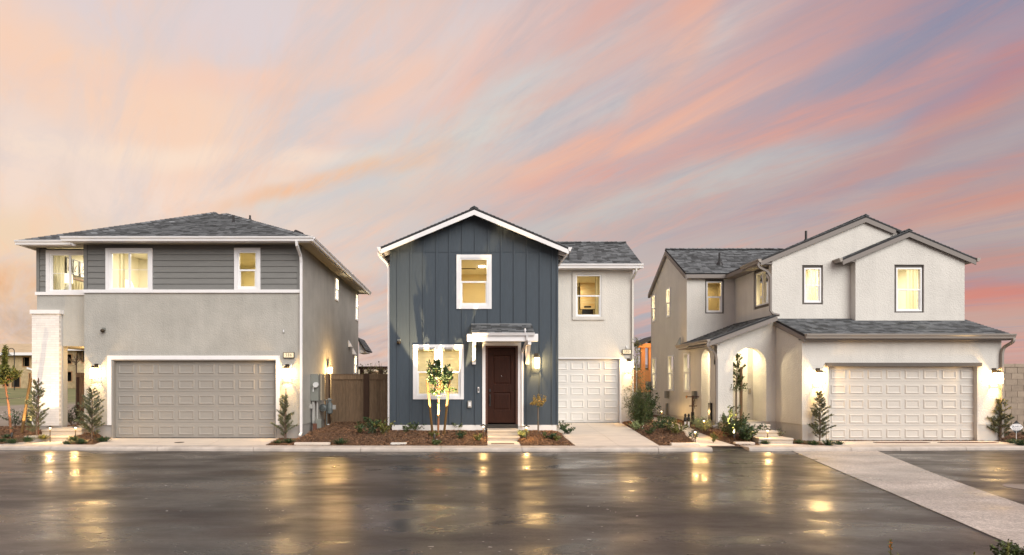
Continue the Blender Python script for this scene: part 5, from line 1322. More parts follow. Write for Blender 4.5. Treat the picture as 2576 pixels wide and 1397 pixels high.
def gazebo():
    Y = 34.0; e = empty('gazebo', (X(1640, Y), Y, .5))
    zt = Z(875, Y)
    for u in (1618, 1637, 1668):
        m = MB(); m.box(X(u, Y) - .12, X(u, Y) + .12, Y, Y + .2, .3, zt); m.build('post', orangewood, e)
    m = MB(); m.box(X(1605, Y), X(1690, Y), Y - .1, Y + .25, zt, zt + .25); m.build('beam', orangewood, e)
    m = MB(); m.prism([(X(1604, Y), Y - .15, zt + .25), (X(1650, Y), Y - .15, Z(843, Y)), (X(1650, Y), Y - .15, Z(847, Y) - .1), (X(1606, Y), Y - .15, zt + .1)], (0, 2.5, 0)); m.prism([(X(1650, Y), Y - .15, Z(843, Y)), (X(1700, Y), Y - .15, zt + .25), (X(1697, Y), Y - .15, zt + .1), (X(1650, Y), Y - .15, Z(847, Y) - .1)], (0, 2.5, 0)); m.build('roof', deck_m, e)
    wlight('bulb', 'POINT', e, (X(1628, Y), Y - 1.0, zt - .2), 60, WARM, shadow_soft_size=.1)
    tag(e, 'orange-lit cedar gazebo far back between the navy and pale houses', 'gazebo')
    Y = 33.2; e = empty('cedar_fence', (X(1615, Y), Y, .4)); a, b = X(1588, Y), X(1640, Y)
    for i in range(9): w = (b - a) / 9; fence_board(e, a + i * w, a + (i + 1) * w, Y, .3, Z(932, Y), orangewood)
    tag(e, 'orange-lit cedar board fence behind the path between the houses', 'fence')
    Y = 33.0; e = empty('retaining_wall', (X(1630, Y), Y, .3)); 
    me = MB().box(0, .39, 0, .2, 0, .19).mesh('block', blockm)
    for r in range(5):
        for k in range(6): o = bpy.data.objects.new('block', me); COL.objects.link(o); o.parent = e; o.location = Vector((X(1590, Y) + k * .4 + (r % 2) * .2, Y, .2 + r * .2)) - wpos(e)
    tag(e, 'low tan block retaining wall below the cedar fence', 'wall')
    Y = 50; e = empty('tiled_roof_house', (X(1612, Y), Y, 1)); m = MB(); m.box(X(1585, Y), X(1640, Y), Y, Y + 4, .5, Z(925, Y)); m.build('wall', osb, e); m = MB(); m.prism([(X(1580, Y), Y - .5, Z(924, Y)), (X(1650, Y), Y - .5, Z(924, Y)), (X(1650, Y), Y + 3, Z(917, Y)), (X(1580, Y), Y + 3, Z(917, Y))], (0, 0, .1)); m.build('roof', mat('distant_shingle', (.17, .13, .12), .9, .3, 5, .3, 3), e)
    tag(e, 'distant low roof just above the cedar fence', 'house')
gazebo()
def pergola():
    Y = 30; e = empty('pergola', (X(940, Y), Y, .4)); zt = Z(922, Y)
    m = MB(); m.box(X(885, Y), X(990, Y), Y, Y + .12, zt - .16, zt); m.build('beam', fencepost, e)
    for u in (910, 957): m = MB(); m.box(X(u, Y) - .1, X(u, Y) + .1, Y, Y + .15, .3, zt - .162); m.build('post', fencepost, e)
    tag(e, 'dark wooden pergola beam above the fence between the houses', 'pergola')
    Y = 62; e = empty('far_building', (X(930, Y), Y, 1)); m = MB(); m.box(X(890, Y), X(1000, Y), Y, Y + 5, .8, Z(926, Y)); m.build('wall', mat('pale_far_wall', (.55, .47, .36), .9), e)
    for i in range(9): m = MB(); m.box(X(931 + i * 3.2, Y), X(932.5 + i * 3.2, Y), Y - .1, Y - .01, 1.2, Z(934, Y)); m.build('stud', stud, e)
    tag(e, 'pale unfinished building far behind the middle fence', 'building')
pergola()

# unfinished houses far left
def rough_house(name, label, Y, u0, u1, vt, vb, wins, ridge_v, hip=0, gdepth=8, gable=False):
    e = empty(name, (X((u0 + u1) / 2, Y), Y, 1.0)); a, b = X(u0, Y), X(u1, Y); zb, zt = .9, Z(vt, Y)
    hs = [(X(w[0], Y), X(w[1], Y), Z(w[3], Y), Z(w[2], Y)) for w in wins]
    mb = wall(MB(), FY(Y), a, b, zb, zt, hs, .2); mb.box(b - .2, b, Y + .21, Y + gdepth, zb, zt); mb.box(a, a + .2, Y + .21, Y + gdepth, zb, zt); mb.build('wall', osb, e)
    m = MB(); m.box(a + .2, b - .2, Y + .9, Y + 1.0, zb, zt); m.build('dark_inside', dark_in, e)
    for h in hs:
        f = MB(); t = .09
        f.box(h[0] - t, h[0], Y - .03, Y + .1, h[2] - t, h[3] + t); f.box(h[1], h[1] + t, Y - .03, Y + .1, h[2] - t, h[3] + t); f.box(h[0], h[1], Y - .03, Y + .1, h[3], h[3] + t); f.box(h[0], h[1], Y - .03, Y + .1, h[2] - t, h[2]); wf_ = f.build('window', stud, e)
        n = max(1, int((h[1] - h[0]) / .45))
        for k in range(n if h[1] - h[0] > 1.2 else 0):
            s = MB(); xx = h[0] + (k + .5) * (h[1] - h[0]) / n; s.box(xx - .06, xx + .06, Y + .12, Y + .3, h[2], h[3]); s.build('stud', stud, e)
    zr_ = Z(ridge_v, Y + 3)
    r = MB(); r.prism([(a - .5, Y - .6, zt + .05), (b + .5, Y - .6, zt + .05), (b + .5 - hip, Y + gdepth / 2, zr_), (a - .5 + hip, Y + gdepth / 2, zr_)], (0, 0, .12)); r.build('roof', osbroof, e)
    fs = MB(); fs.box(a - .5, b + .5, Y - .66, Y - .6, zt - .12, zt + .17); fs.build('fascia', white, e)
    tag(e, label, 'house', 'unfinished houses across the field'); return e
rough_house('unfinished_house', 'unfinished strand-board house left of the white brick pillar with bare wooden entry', 62, -60, 108, 892, 974, [(58, 74, 899, 922), (74, 100, 940, 974), (30, 50, 938, 974), (8, 22, 940, 972)], 866)
rough_house('unfinished_house', 'unfinished strand-board house seen through the porch opening', 60, 150, 192, 878, 974, [(166, 180, 892, 915), (166, 180, 936, 959)], 862)
h3 = rough_house('unfinished_house', 'far unfinished house with exposed stud bay at the right of the porch opening', 57, 190, 240, 880, 974, [(194, 204, 884, 905), (206, 222, 884, 912)], 870)
def rough_extras():
    Y = 59; e = empty('entry_canopy', (X(90, Y), Y, 3))
    m = MB(); m.prism([(X(60, Y), Y, Z(934, Y)), (X(92, Y), Y, Z(928, Y)), (X(125, Y), Y, Z(940, Y)), (X(125, Y), Y + 3, Z(936, Y)), (X(92, Y), Y + 3, Z(915, Y)), (X(70, Y), Y + 3, Z(925, Y))], (0, 0, .1)); m.build('roof', osbroof, e)
    m = MB(); m.prism([(X(68, Y), Y - .05, Z(924, Y)), (X(115, Y), Y - .05, Z(940, Y)), (X(115, Y), Y - .05, Z(943, Y)), (X(68, Y), Y - .05, Z(928, Y))], (0, .1, 0)); m.build('fascia', white, e)
    for u in (77, 83, 97, 105, 112): m = MB(); m.box(X(u, Y) - .1, X(u, Y) + .1, Y + .1, Y + .3, 1.0, Z(940, Y)); m.build('post', stud, e)
    tag(e, 'raw timber porch frame with white edged board roof across the field', 'porch frame')
    Y = 52; e = empty('skip_container', (X(103, Y), Y, .9)); m = MB(); m.prism([(X(77, Y), Y, Z(974, Y)), (X(128, Y), Y, Z(974, Y)), (X(126, Y), Y, Z(988, Y)), (X(80, Y), Y, Z(988, Y))], (0, 2, 0)); m.build('body', mat('grey_green_skip', (.09, .13, .13), .7), e)
    for i in range(10): m = MB(); m.box(X(80 + i * 5, Y), X(81.5 + i * 5, Y), Y - .06, Y - .01, Z(987, Y), Z(976, Y)); m.build('rib', MATS['grey_green_skip'], e)
    tag(e, 'grey-green ribbed skip container standing in the field', 'skip')
    Y = 54; e = empty('street_lamp', (X(36, Y), Y, .3)); x = X(36, Y); zt = Z(884, Y)
    m = MB(); m.tube([(x, Y, .2), (x, Y, zt)] + [(x - .28 + .28 * math.cos(a * math.pi / 8), Y, zt + .28 * math.sin(a * math.pi / 8)) for a in range(1, 9)] + [(x - .56, Y, zt - .15)], .035, 8); m.build('post', black, e)
    m = MB(); m.lathe((x - .56, Y, zt - .42), [(.34, 0), (.30, .06), (.12, .18), (.06, .30)], 14); m.build('lamp_shade', utilgrey, e)
    tag(e, 'dark gooseneck street lamp behind the young tree at far left', 'street lamp')
    e = empty('marker_pipe', (X(108, 34), 34, .4)); m = MB(); m.tube([(X(108, 34), 34, .3), (X(108, 34), 34, Z(992, 34))], .09, 10); m.build('pipe', mat('teal_plastic', (.08, .35, .36), .5), e); m = MB(); m.tube([(X(108, 34), 34, Z(992, 34)), (X(108, 34), 34, Z(990, 34))], .1, 10); m.build('cap', vinyl, e); tag(e, 'short teal pipe with white cap standing in the field', 'pipe')
    Y = 44; e = empty('hose_reel', (X(100, Y), Y, .6)); m = MB(); m.box(X(98, Y), X(103, Y), Y, Y + .15, .6, Z(978, Y)); m.build('post', stud, e); m = MB(); m.tube([(X(97 + i * 2.6, Y), Y - .1, Z(978 - 4 * math.sin(i * .5) + (6 if i == 0 else 0), Y)) for i in range(11)], .05, 6); m.build('hose', mat('red_hose', (.35, .04, .03), .5), e); tag(e, 'red hose looped over a wooden post in the field', 'hose')
rough_extras()

# ================================================================== planting
RV = random.Random(11)
def leafq(mb, p, d, l, w, rnd, droop=0):
    d = d.normalized(); s = d.cross(Vector((rnd.uniform(-1, 1), rnd.uniform(-1, 1), rnd.uniform(-1, 1)))).normalized() * w
    a = p; b = p + d * l * .45 + s; c = p + d * l; e = p + d * l * .45 - s
    mb.add([a, b, c, e], [(0, 1, 2, 3)])
def rdir(rnd, up=0):
    while True:
        v = Vector((rnd.uniform(-1, 1), rnd.uniform(-1, 1), rnd.uniform(-1, 1)))
        if .05 < v.length < 1: v.normalize(); v.z += up; return v.normalized()
def conifer(loc, h, w, seed, label, stake=False, group='young conifers'):
    rnd = random.Random(seed); e = empty('young_conifer', loc)
    tr_ = MB(); tr_.tube([(0, 0, -.05), (.01, 0, h * .5), (0, .01, h * .95)], [.02, .014, .004], 7)
    br = MB(); nd = MB(); n = int(h / .042)
    for i in range(n):
        t = (i + .5) / n; z = h * (.08 + .9 * t)
        for k in range(rnd.choice((2, 3, 3))):
            a = rnd.random() * 6.28; L = w * (.25 + .9 * (1 - t) ** .8) * rnd.uniform(.3, 1.1) * (.6 if t < .12 else 1)
            tip = Vector((math.cos(a) * L, math.sin(a) * L, z + L * rnd.uniform(.25, .8))); base = Vector((0, 0, z - .04))
            br.tube([base, (base + tip) / 2 + Vector((0, 0, -.01)), tip], [.006, .004, .002], 4, cap=False)
            m = max(4, int(L / .022))
            for j in range(m):
                s = .25 + .75 * j / m; p = base.lerp(tip, s)
                dd = (tip - base).normalized()
                for q in range(6):
                    leafq(nd, p + rdir(rnd) * .012, (dd * 1.0 + rdir(rnd, .2) * .75), rnd.uniform(.045, .085), rnd.uniform(.005, .0085), rnd)
    tr_.build('trunk', barkg, e, local=True); br.build('branch', barkg, e, local=True); nd.build('crown', leafblue, e, local=True)
    if stake: s = MB(); s.tube([(.03, .03, -.05), (.03, .03, h * stake)], .012, 6); s.build('stake', mat('rusty_brown', (.13, .05, .03), .8), e, local=True)
    tag(e, label, 'conifer', group); return e
def place(u, v, z=None):
    if z is not None: return at(u, v, z)
    y = 15.65
    while y < 26:
        zz = CAMZ - (v - VC) / F * y
        if zz <= terr(X(u, y), y): break
        y += .02
    return Vector((X(u, y), y, terr(X(u, y), y)))
c1 = conifer(place(92, 1098), .0 + 1.62, .34, 1, 'young conifer in front of the white brick pillar', stake=1.04)
c2 = conifer(place(231, 1104), 1.48, .42, 2, 'young conifer at the left side of the taupe garage door')
c3 = conifer(place(716, 1106), 1.32, .33, 3, 'young conifer with thin brown stake between the taupe garage door and downspout', stake=1.15)
c4 = conifer(place(2062, 1112), 1.45, .36, 4, 'young conifer at the left side of the cream double garage door', stake=.0)
c5 = conifer(place(2516, 1108), 1.18, .38, 5, 'young conifer at the right side of the cream double garage door beside the block wall', stake=1.12)

def standard_tree(loc, trunk_h, r, seed, label, leaf, n, lsz=.085, squash=1.15, trunkm=bark, tr=.028, top=0, cat='tree', lean=0, nm='young_tree', red=0, toph=.25):
    rnd = random.Random(seed); e = empty(nm, loc)
    t = MB(); t.tube([(0, 0, -.05), (lean * .4, .01, trunk_h * .5), (lean, 0, trunk_h), (lean, 0, trunk_h + r * .8)], [tr * 1.2, tr, tr * .9, tr * .4], 8); t.build('trunk', trunkm, e, local=True)
    c = Vector((lean, 0, trunk_h + r * squash * .75)); br = MB(); lf = MB(); rd = MB(); tips = []
    for i in range(30):
        d = rdir(rnd, .25); R_ = r * rnd.uniform(.7, 1.1); tip = c + Vector((d.x * R_, d.y * R_, d.z * R_ * squash)); base = Vector((lean, 0, trunk_h - .03 + rnd.random() * r * .7))
        mid = base.lerp(tip, .5) + Vector((0, 0, -.02)); br.tube([base, mid, tip], [tr * .35, tr * .22, .003], 5, cap=False); tips.append((base, mid, tip))
    for i in range(top):
        z = c.z + r * squash * .5 + toph * (i + 1) / top; p = Vector((lean + rnd.uniform(-.04, .04), 0, z)); 
        tips.append((c, c.lerp(p, .6), p)); br.tube([c, p], [.01, .003], 4, cap=False)
    while n > 0:
        b, m, q = rnd.choice(tips); s = rnd.uniform(.35, 1.02); p = (b.lerp(m, s * 2) if s < .5 else m.lerp(q, (s - .5) * 2)); d = (q - b).normalized()
        for k in range(5): leafq(lf, p + rdir(rnd) * .02, d * .5 + rdir(rnd, .15), lsz * rnd.uniform(.6, 1.2), lsz * .19, rnd)
        if red and rnd.random() < red: leafq(rd, p, rdir(rnd), lsz * .9, lsz * .2, rnd)
        n -= 5
    br.build('branch', trunkm, e, local=True); lf.build('crown', leaf, e, local=True)
    if rd.v: rd.build('buds', redflower, e, local=True)
    tag(e, label, cat); return e
def stake(p0, p1, r, label, m=stakewood, group='tree stakes'):
    e = empty('tree_stake', p0); mb = MB(); d = Vector(p1) - Vector(p0); mb.tube([(0, 0, -.1), d], r, 10); mb.build('pole', m, e, local=True); tag(e, label, 'stake', group); return e
def ties(par, pts, r):
    for p in pts:
        m = MB(); m.tube([(p[0] + r * math.cos(a), p[1] + r * math.sin(a), p[2]) for a in [k * .785 for k in range(9)]], .008, 5); m.build('tie', tie, par, local=True)
# tree in front of the navy house
pb0 = place(1102, 1098); hB_ = Z(985, pb0.y) - pb0.z
tB = standard_tree(pb0, hB_ - .02, .50, 21, 'young tree with small dark-leaved crown in front of the navy house window', leafd, 2800, .105, 1.0, top=3, red=.02, lean=.03)
ties(tB, [(.0, 0, .15), (.0, 0, .55), (.01, 0, hB_ * .72), (.02, 0, hB_ * .85)], .035)
sL = stake(place(1089, 1093), (X(1074, pb0.y - .0), pb0.y + .1, Z(955, pb0.y)), .035, 'round wooden stake left of the tree by the navy house')
sR = stake(place(1116, 1093), (X(1131, pb0.y), pb0.y + .1, Z(955, pb0.y)), .035, 'round wooden stake right of the tree by the navy house')
def wire(a, b, c, label):
    e = empty('tree_tie', b); m = MB(); m.tube(curve_pts([Vector(a) - Vector(b), (Vector(a) - Vector(b)) * .5 + Vector((0, 0, -.02)), (0, 0, 0), (Vector(c) - Vector(b)) * .5 + Vector((0, 0, -.02)), Vector(c) - Vector(b)]), .009, 5); m.build('strap', mat('dark_cable', (.05, .05, .05), .5), e, local=True); tag(e, label, 'tree tie', 'tree ties')
wire((X(1078, pb0.y), pb0.y + .06, Z(992, pb0.y)), (X(1103, pb0.y), pb0.y - .03, Z(995, pb0.y)), (X(1127, pb0.y), pb0.y + .06, Z(993, pb0.y)), 'dark strap holding the tree between its two stakes by the navy house')
# far-left tree
pa0 = place(28, 1090); hA_ = Z(958, pa0.y) - pa0.z
tA = standard_tree(pa0, hA_, .42, 22, 'bright uplit young tree with tall leafy top at the left edge of the picture', leafy, 2400, .105, .55, top=9, lean=-.19, toph=.72)
ties(tA, [(0, 0, .15), (-.02, 0, .55), (-.07, 0, hA_ * .75)], .035)
stake(place(53, 1090), (X(71, pa0.y), pa0.y + .1, Z(952, pa0.y)), .04, 'leaning round wooden stake right of the far-left tree')
stake(place(-6, 1088), (X(-30, pa0.y), pa0.y + .1, Z(952, pa0.y)), .04, 'wooden stake at the very left edge of the picture')
wire((X(-20, pa0.y), pa0.y + .05, Z(1001, pa0.y)), (X(20, pa0.y), pa0.y - .04, Z(1003, pa0.y)), (X(69, pa0.y), pa0.y + .06, Z(997, pa0.y)), 'pale strap tying the far-left tree to its stakes')
# tree by arched entry: upright crown
def upright_tree():
    p = place(1852, 1078); y = p.y; base = Z(985, y) - p.z; top = Z(856, y) - p.z; rnd = random.Random(31); e = empty('young_tree', p)
    m = MB(); m.tube([(0, 0, -.1), (.0, 0, base), (.03, 0, top * .7), (.03, 0, top)], [.03, .026, .014, .004], 8); m.build('trunk', barkg, e, local=True)
    br = MB(); lf = MB()
    for i in range(34):
        t = i / 34; z = base + (top - base) * t * .92; a = rnd.random() * 6.28; L = (.34 * (1 - t) + .05) * rnd.uniform(.5, 1.1)
        b = Vector((.02, 0, z)); q = b + Vector((math.cos(a) * L, math.sin(a) * L, L * rnd.uniform(.5, 1.3))); br.tube([b, q], [.007, .003], 4, cap=False)
        for j in range(int(8 + L * 90)):
            s = rnd.uniform(.2, 1.05); 
            for k in range(2): leafq(lf, b.lerp(q, s), (q - b).normalized() * .4 + rdir(rnd, .2), .065 * rnd.uniform(.6, 1.2), .014, rnd)
    for j in range(60): leafq(lf, Vector((.03, 0, top * (.8 + .2 * rnd.random()))), rdir(rnd, .7), .06, .013, rnd)
    for j in range(260):
        a = rnd.random() * 6.28; r = rnd.uniform(.05, .36); leafq(lf, Vector((math.cos(a) * r, math.sin(a) * r, base + rnd.uniform(-.02, .2) + .1 * r)), rdir(rnd, .1), .07, .015, rnd)
    br.build('branch', barkg, e, local=True); lf.build('crown', leafg, e, local=True); tag(e, 'slender upright young tree in front of the arched entry', 'tree')
    stake((X(1840, y), y + .1, p.z), (X(1838, y), y + .1, Z(925, y)), .03, 'left stake of the tree in front of the arched entry')
    stake((X(1861, y), y - .1, p.z), (X(1861, y), y - .1, Z(924, y)), .04, 'thicker right stake of the tree in front of the arched entry', m=mat('brown_stake_wood', (.17, .10, .05), .8))
    return p
pc0 = upright_tree()
# small golden tree right of the door
pg = place(1353, 1088); tg = standard_tree(pg, Z(1022, pg.y) - pg.z, .27, 24, 'small golden-leaved tree on thin stem right of the dark brown door', leafgold, 900, .05, .8, trunkm=barkg, tr=.012)
ties(tg, [(0, 0, .35), (0, 0, Z(1023, pg.y) - pg.z)], .02)
stake(pg + Vector((.03, .02, 0)), pg + Vector((.02, .02, Z(1024, pg.y) - pg.z)), .012, 'thin grey stake beside the small golden tree', m=mat('grey_stake_wood', (.2, .17, .14), .8))

def shrub(loc, r, h, n, seed, label, leaf, lsz=.05, asp=.25, stems=9, flowers=0, nm='shrub', cat='shrub', group=None, up=.2, hollow=0, sprawl=1):
    rnd = random.Random(seed); e = empty(nm, loc); st = MB(); lf = MB(); fl = MB(); tips = []
    for i in range(stems):
        a = rnd.random() * 6.28; q = rnd.random() ** .5; tip = Vector((math.cos(a) * r * q, math.sin(a) * r * q, h * (1 - .45 * q * q) * rnd.uniform(.75, 1.08)))
        mid = Vector((tip.x * .45, tip.y * .45, tip.z * .6)); st.tube([(0, 0, -.03), mid, tip], [.006, .004, .002], 4, cap=False); tips.append((Vector((tip.x * .1, tip.y * .1, .0)), mid, tip))
    sg = r * .16
    while n > 0:
        b, m, q = rnd.choice(tips); s = rnd.uniform(.15, 1.03); p = (b.lerp(m, s * 2) if s < .5 else m.lerp(q, (s - .5) * 2)) + rdir(rnd) * rnd.random() * sg
        for k in range(3): leafq(lf, p + rdir(rnd) * lsz * .3, rdir(rnd, up), lsz * rnd.uniform(.6, 1.2), lsz * asp, rnd)
        n -= 3
    for i in range(flowers):
        b, m, q = rnd.choice(tips); p = q + rdir(rnd, .3) * sg
        for k in range(4): leafq(fl, p, rdir(rnd, .5), .022, .01, rnd)
    st.build('stem', barkg, e, local=True); lf.build('foliage', leaf, e, local=True)
    if fl.v: fl.build('flower', petal, e, local=True)
    tag(e, label, cat, group); return e
def tuft(loc, r, h, n, seed, label, m=leafd, group='low grass tufts in the mulch'):
    rnd = random.Random(seed); e = empty('grass_tuft', loc); b = MB()
    for i in range(n):
        a = rnd.random() * 6.28; q = rnd.random(); b0 = Vector((math.cos(a) * r * .5 * q, math.sin(a) * r * .5 * q, 0)); d = Vector((math.cos(a) * (q + .2), math.sin(a) * (q + .2), 1.0 * rnd.uniform(.4, 1.2))).normalized(); L = h * rnd.uniform(.7, 1.2)
        p1 = b0 + d * L * .6; p2 = p1 + Vector((d.x * .6, d.y * .6, -.15)) * L * .5; s = d.cross(Vector((0, 0, 1))).normalized() * .006
        b.add([b0 - s, b0 + s, p1 + s, p1 - s, p2], [(0, 1, 2, 3), (3, 2, 4)])
    b.build('blades', m, e, local=True); tag(e, label, 'grass tuft', group); return e
# beds, from left to right
S = shrub
S(place(38, 1072), .45, .55, 900, 41, 'dark shrub with tiny white flowers behind the far-left tree', leafd, .04, flowers=14, stems=14)
S(place(72, 1072), .42, .62, 1000, 42, 'rounded dark shrub with white flowers left of the pillar conifer', leafd, .04, flowers=24, stems=14)
S(Vector((X(180, 19.6), 19.6, .3)), .4, .55, 800, 43, 'white-flowering shrub seen through the porch opening', leafd, .04, flowers=30, stems=12)
S(Vector((X(196, 20.2), 20.2, .3)), .4, .7, 700, 44, 'taller dark shrub beyond the porch opening', leafd, .045, stems=12)
tufts = [(18, 1102, .2, 'grass tuft at the foot of the far-left tree'), (32, 1116, .22, 'grass tuft nearest the kerb at the far left'), (70, 1112, .22, 'grass tuft between the far-left tree and path lamp'), (8, 1112, .2, 'grass tuft at the very left edge by the kerb'),
         (108, 1105, .16, 'pale grass tuft just left of the path lamp by the steps'), (260, 1112, .22, 'grass tuft at the foot of the conifer left of the taupe door'), (168, 1118, .2, 'grass tuft on the mulch tip beside the porch path'),
         (205, 1117, .24, 'broad grass tuft below the conifer left of the taupe door'), (185, 1112, .2, 'small grass tuft beside the right-hand path lamp of the porch'), (700, 1116, .24, 'grass tuft left of the conifer under the 586 lantern'), (726, 1115, .24, 'grass tuft right of the conifer under the 586 lantern'),
         (858, 1118, .26, 'lone grass tuft in the mulch below the wooden gate'), (2010, 1116, .17, 'grass tuft left of the conifer by the cream double door'), (2045, 1120, .2, 'grass tuft below the left side of that cream door conifer'), (2084, 1121, .18, 'grass tuft right of the conifer by the cream double door'), (2110, 1119, .15, 'last small grass tuft before the cream garage driveway'),
         (2550, 1116, .18, 'grass tuft beneath the small security sign'), (2568, 1121, .17, 'grass tuft at the right edge by the kerb'), (1925, 1117, .17, 'grass tuft beside the path lamp of the arched entry'), (1985, 1098, .15, 'grass tuft against the garage side wall by the entry steps')]
for i, (u, v, r, lb) in enumerate(tufts): tuft(place(u, v), r, .16 + .05 * (i % 3), 150, 60 + i, lb, leafy if 'pale' in lb else leafd)
mids = [(905, 1090, .3, .3, 'small leafy plant at the left of the fence bed', 6), (935, 1092, .42, .45, 'green sprawling plant in front of the wooden fence', 14), (968, 1090, .4, .42, 'green sprawling plant against the navy house corner', 12), (1020, 1088, .35, .28, 'thin leafy plant at the left end of the white footing', 6),
        (1045, 1084, .3, .25, 'small leafy plant under the left edge of the double window', 5), (1090, 1080, .28, .3, 'wispy plant behind the left tree stake', 5), (1152, 1082, .35, .32, 'leafy plant right of the staked tree by the footing', 7), (1192, 1080, .28, .26, 'wispy plant left of the brown door steps', 4),
        (1088, 1100, .18, .18, 'small green sprig left of the staked tree base', 4), (1100, 1120, .15, .14, 'bright green sprig near the kerb below the staked tree', 5), (1160, 1104, .2, .18, 'small green sprig in the mulch left of the steps', 5), (1205, 1108, .22, .16, 'green sprig by the left path lamp of the brown door', 5),
        (1322, 1100, .25, .2, 'pale rounded plant beside the right path lamp of the brown door', 9), (1380, 1104, .22, .2, 'small green plant in the mulch right of the golden tree', 6), (1398, 1108, .16, .14, 'tiny green plant near the white garage driveway', 4), (1415, 1082, .28, .26, 'leafy sprig at the corner of the navy house', 8), (1428, 1092, .26, .22, 'leafy sprig leaning over the white garage driveway', 7),
        (1602, 1082, .3, .25, 'small silver shrub right of the white garage driveway', 8), (1655, 1080, .45, .5, 'leafy green rose shrub beside the path', 14), (1680, 1086, .4, .4, 'second leafy rose shrub along the path', 12), (1705, 1092, .42, .42, 'third leafy rose shrub nearest the path lamp', 12), (1632, 1092, .24, .2, 'low sprig left of the rose shrubs', 6), (1745, 1108, .14, .3, 'thin upright sprig by the path lamp near the kerb', 3), (1795, 1112, .14, .22, 'yellow-lit sprig at the base of the path lamp', 4)]
for i, (u, v, r, h, lb, d) in enumerate(mids):
    lf_ = [leafg, leafd, leafy][i % 3] if 'pale' not in lb and 'silver' not in lb else leafsilver
    S(place(u, v), r * 1.1, h * 1.1, int(44 * d), 100 + i, lb, lf_, .055, .3, stems=4 + d // 2, nm='bedding_plant', cat='plant', group='small plants in the mulch beds', flowers=2 if i % 4 == 1 else 0)
# bushes at the pale house
S(place(1836, 1098), .55, .85, 1500, 150, 'broad-leaved green bush left of the entry tree', leafg, .065, .34, stems=18, flowers=0)
S(place(1878, 1108), .55, .62, 1500, 151, 'rounded green bush right of the entry tree beside the steps', leafd, .06, .36, stems=18)
S(place(1758, 1078), .38, .42, 1300, 152, 'feathery silver-green bush against the pale side wall', leafsilver, .05, .10, stems=26)
S(place(1772, 1084), .34, .40, 1200, 153, 'brightly lit silver-green bush under the entry downspout', leafsilver, .05, .10, stems=26)
S(place(1946, 1088), .16, .4, 160, 154, 'upright sprig at the top of the entry steps by the garage wall', leafd, .05, .25, stems=6, nm='bedding_plant', cat='plant')
S(place(1963, 1102), .18, .3, 160, 155, 'feathery sprig halfway down the entry steps', leafblue, .05, .15, stems=8, nm='bedding_plant', cat='plant')
# tall plants right of the white garage
def tall_bush():
    p = place(1606, 1072); y = 19.8; rnd = random.Random(77)
    p = Vector((X(1612, y), y, .2)); e = empty('feathery_bush', p); st = MB(); lf = MB()
    for i in range(30):
        a = rnd.random() * 6.28; q = rnd.random(); tip = Vector((math.cos(a) * .5 * q - .1, math.sin(a) * .4 * q, 1.6 * (1 - .4 * q) * rnd.uniform(.6, 1.1))); mid = tip * .55; st.tube([(0, 0, 0), mid, tip], [.008, .005, .002], 4, cap=False)
        for j in range(34):
            s = rnd.uniform(.12, 1); b = tip * s
            fd_ = rdir(rnd, .1)
            for k in range(9): leafq(lf, b + fd_ * .03 * k, fd_ * .6 + rdir(rnd), .075, .006, rnd)
    st.build('stem', barkg, e, local=True); lf.build('foliage', leafg, e, local=True); tag(e, 'tall feathery green bush at the corner right of the 580 house', 'bush')
    p2 = Vector((X(1628, 20.6), 20.6, .2)); S(p2, .5, 1.5, 2200, 160, 'dense leafy green bush right of the feathery one', leafd, .06, .34, stems=22)
    p3 = Vector((X(1590, 20.4), 20.4, .25)); e = empty('staked_vine', p3); s = MB(); s.tube([(.15, 0, 0), (.15, 0, 2.35)], .018, 6); s.build('stake', pvc, e, local=True); lf = MB()
    for i in range(900):
        z = rnd.uniform(.5, 3.0); w = .13 if z > 1.9 else .26; leafq(lf, Vector((.18 + rnd.gauss(0, w * .5), rnd.gauss(0, .08), z)), rdir(rnd, .2), .06, .012, rnd)
    s = MB(); s.tube([(.16, 0, 0), (.2, .02, 1.6), (.18, 0, 2.9)], [.012, .01, .004], 5); s.build('stem', barkg, e, local=True); lf.build('foliage', leafy, e, local=True); tag(e, 'tall thin vine on a pale stake beside the 580 lantern', 'vine')
tall_bush()
# small trees behind the middle fence
for i, (u, v, lb) in enumerate(((932, 928, 'spindly sapling top behind the wooden gate at left'), (962, 915, 'taller spindly sapling top behind the wooden fence'))):
    Y = 27.5; base = Vector((X(u, Y), Y, .3)); standard_tree(base, 1.7, .55, 170 + i, lb, leafy, 260, .08, .8, tr=.05, trunkm=barkg, nm='sapling', cat='tree')
standard_tree(Vector((X(192, 24), 24, .4)), 2.0, .5, 175, 'bare-branched sapling seen through the porch opening', leafgold, 60, .05, .7, trunkm=barkg, nm='sapling')

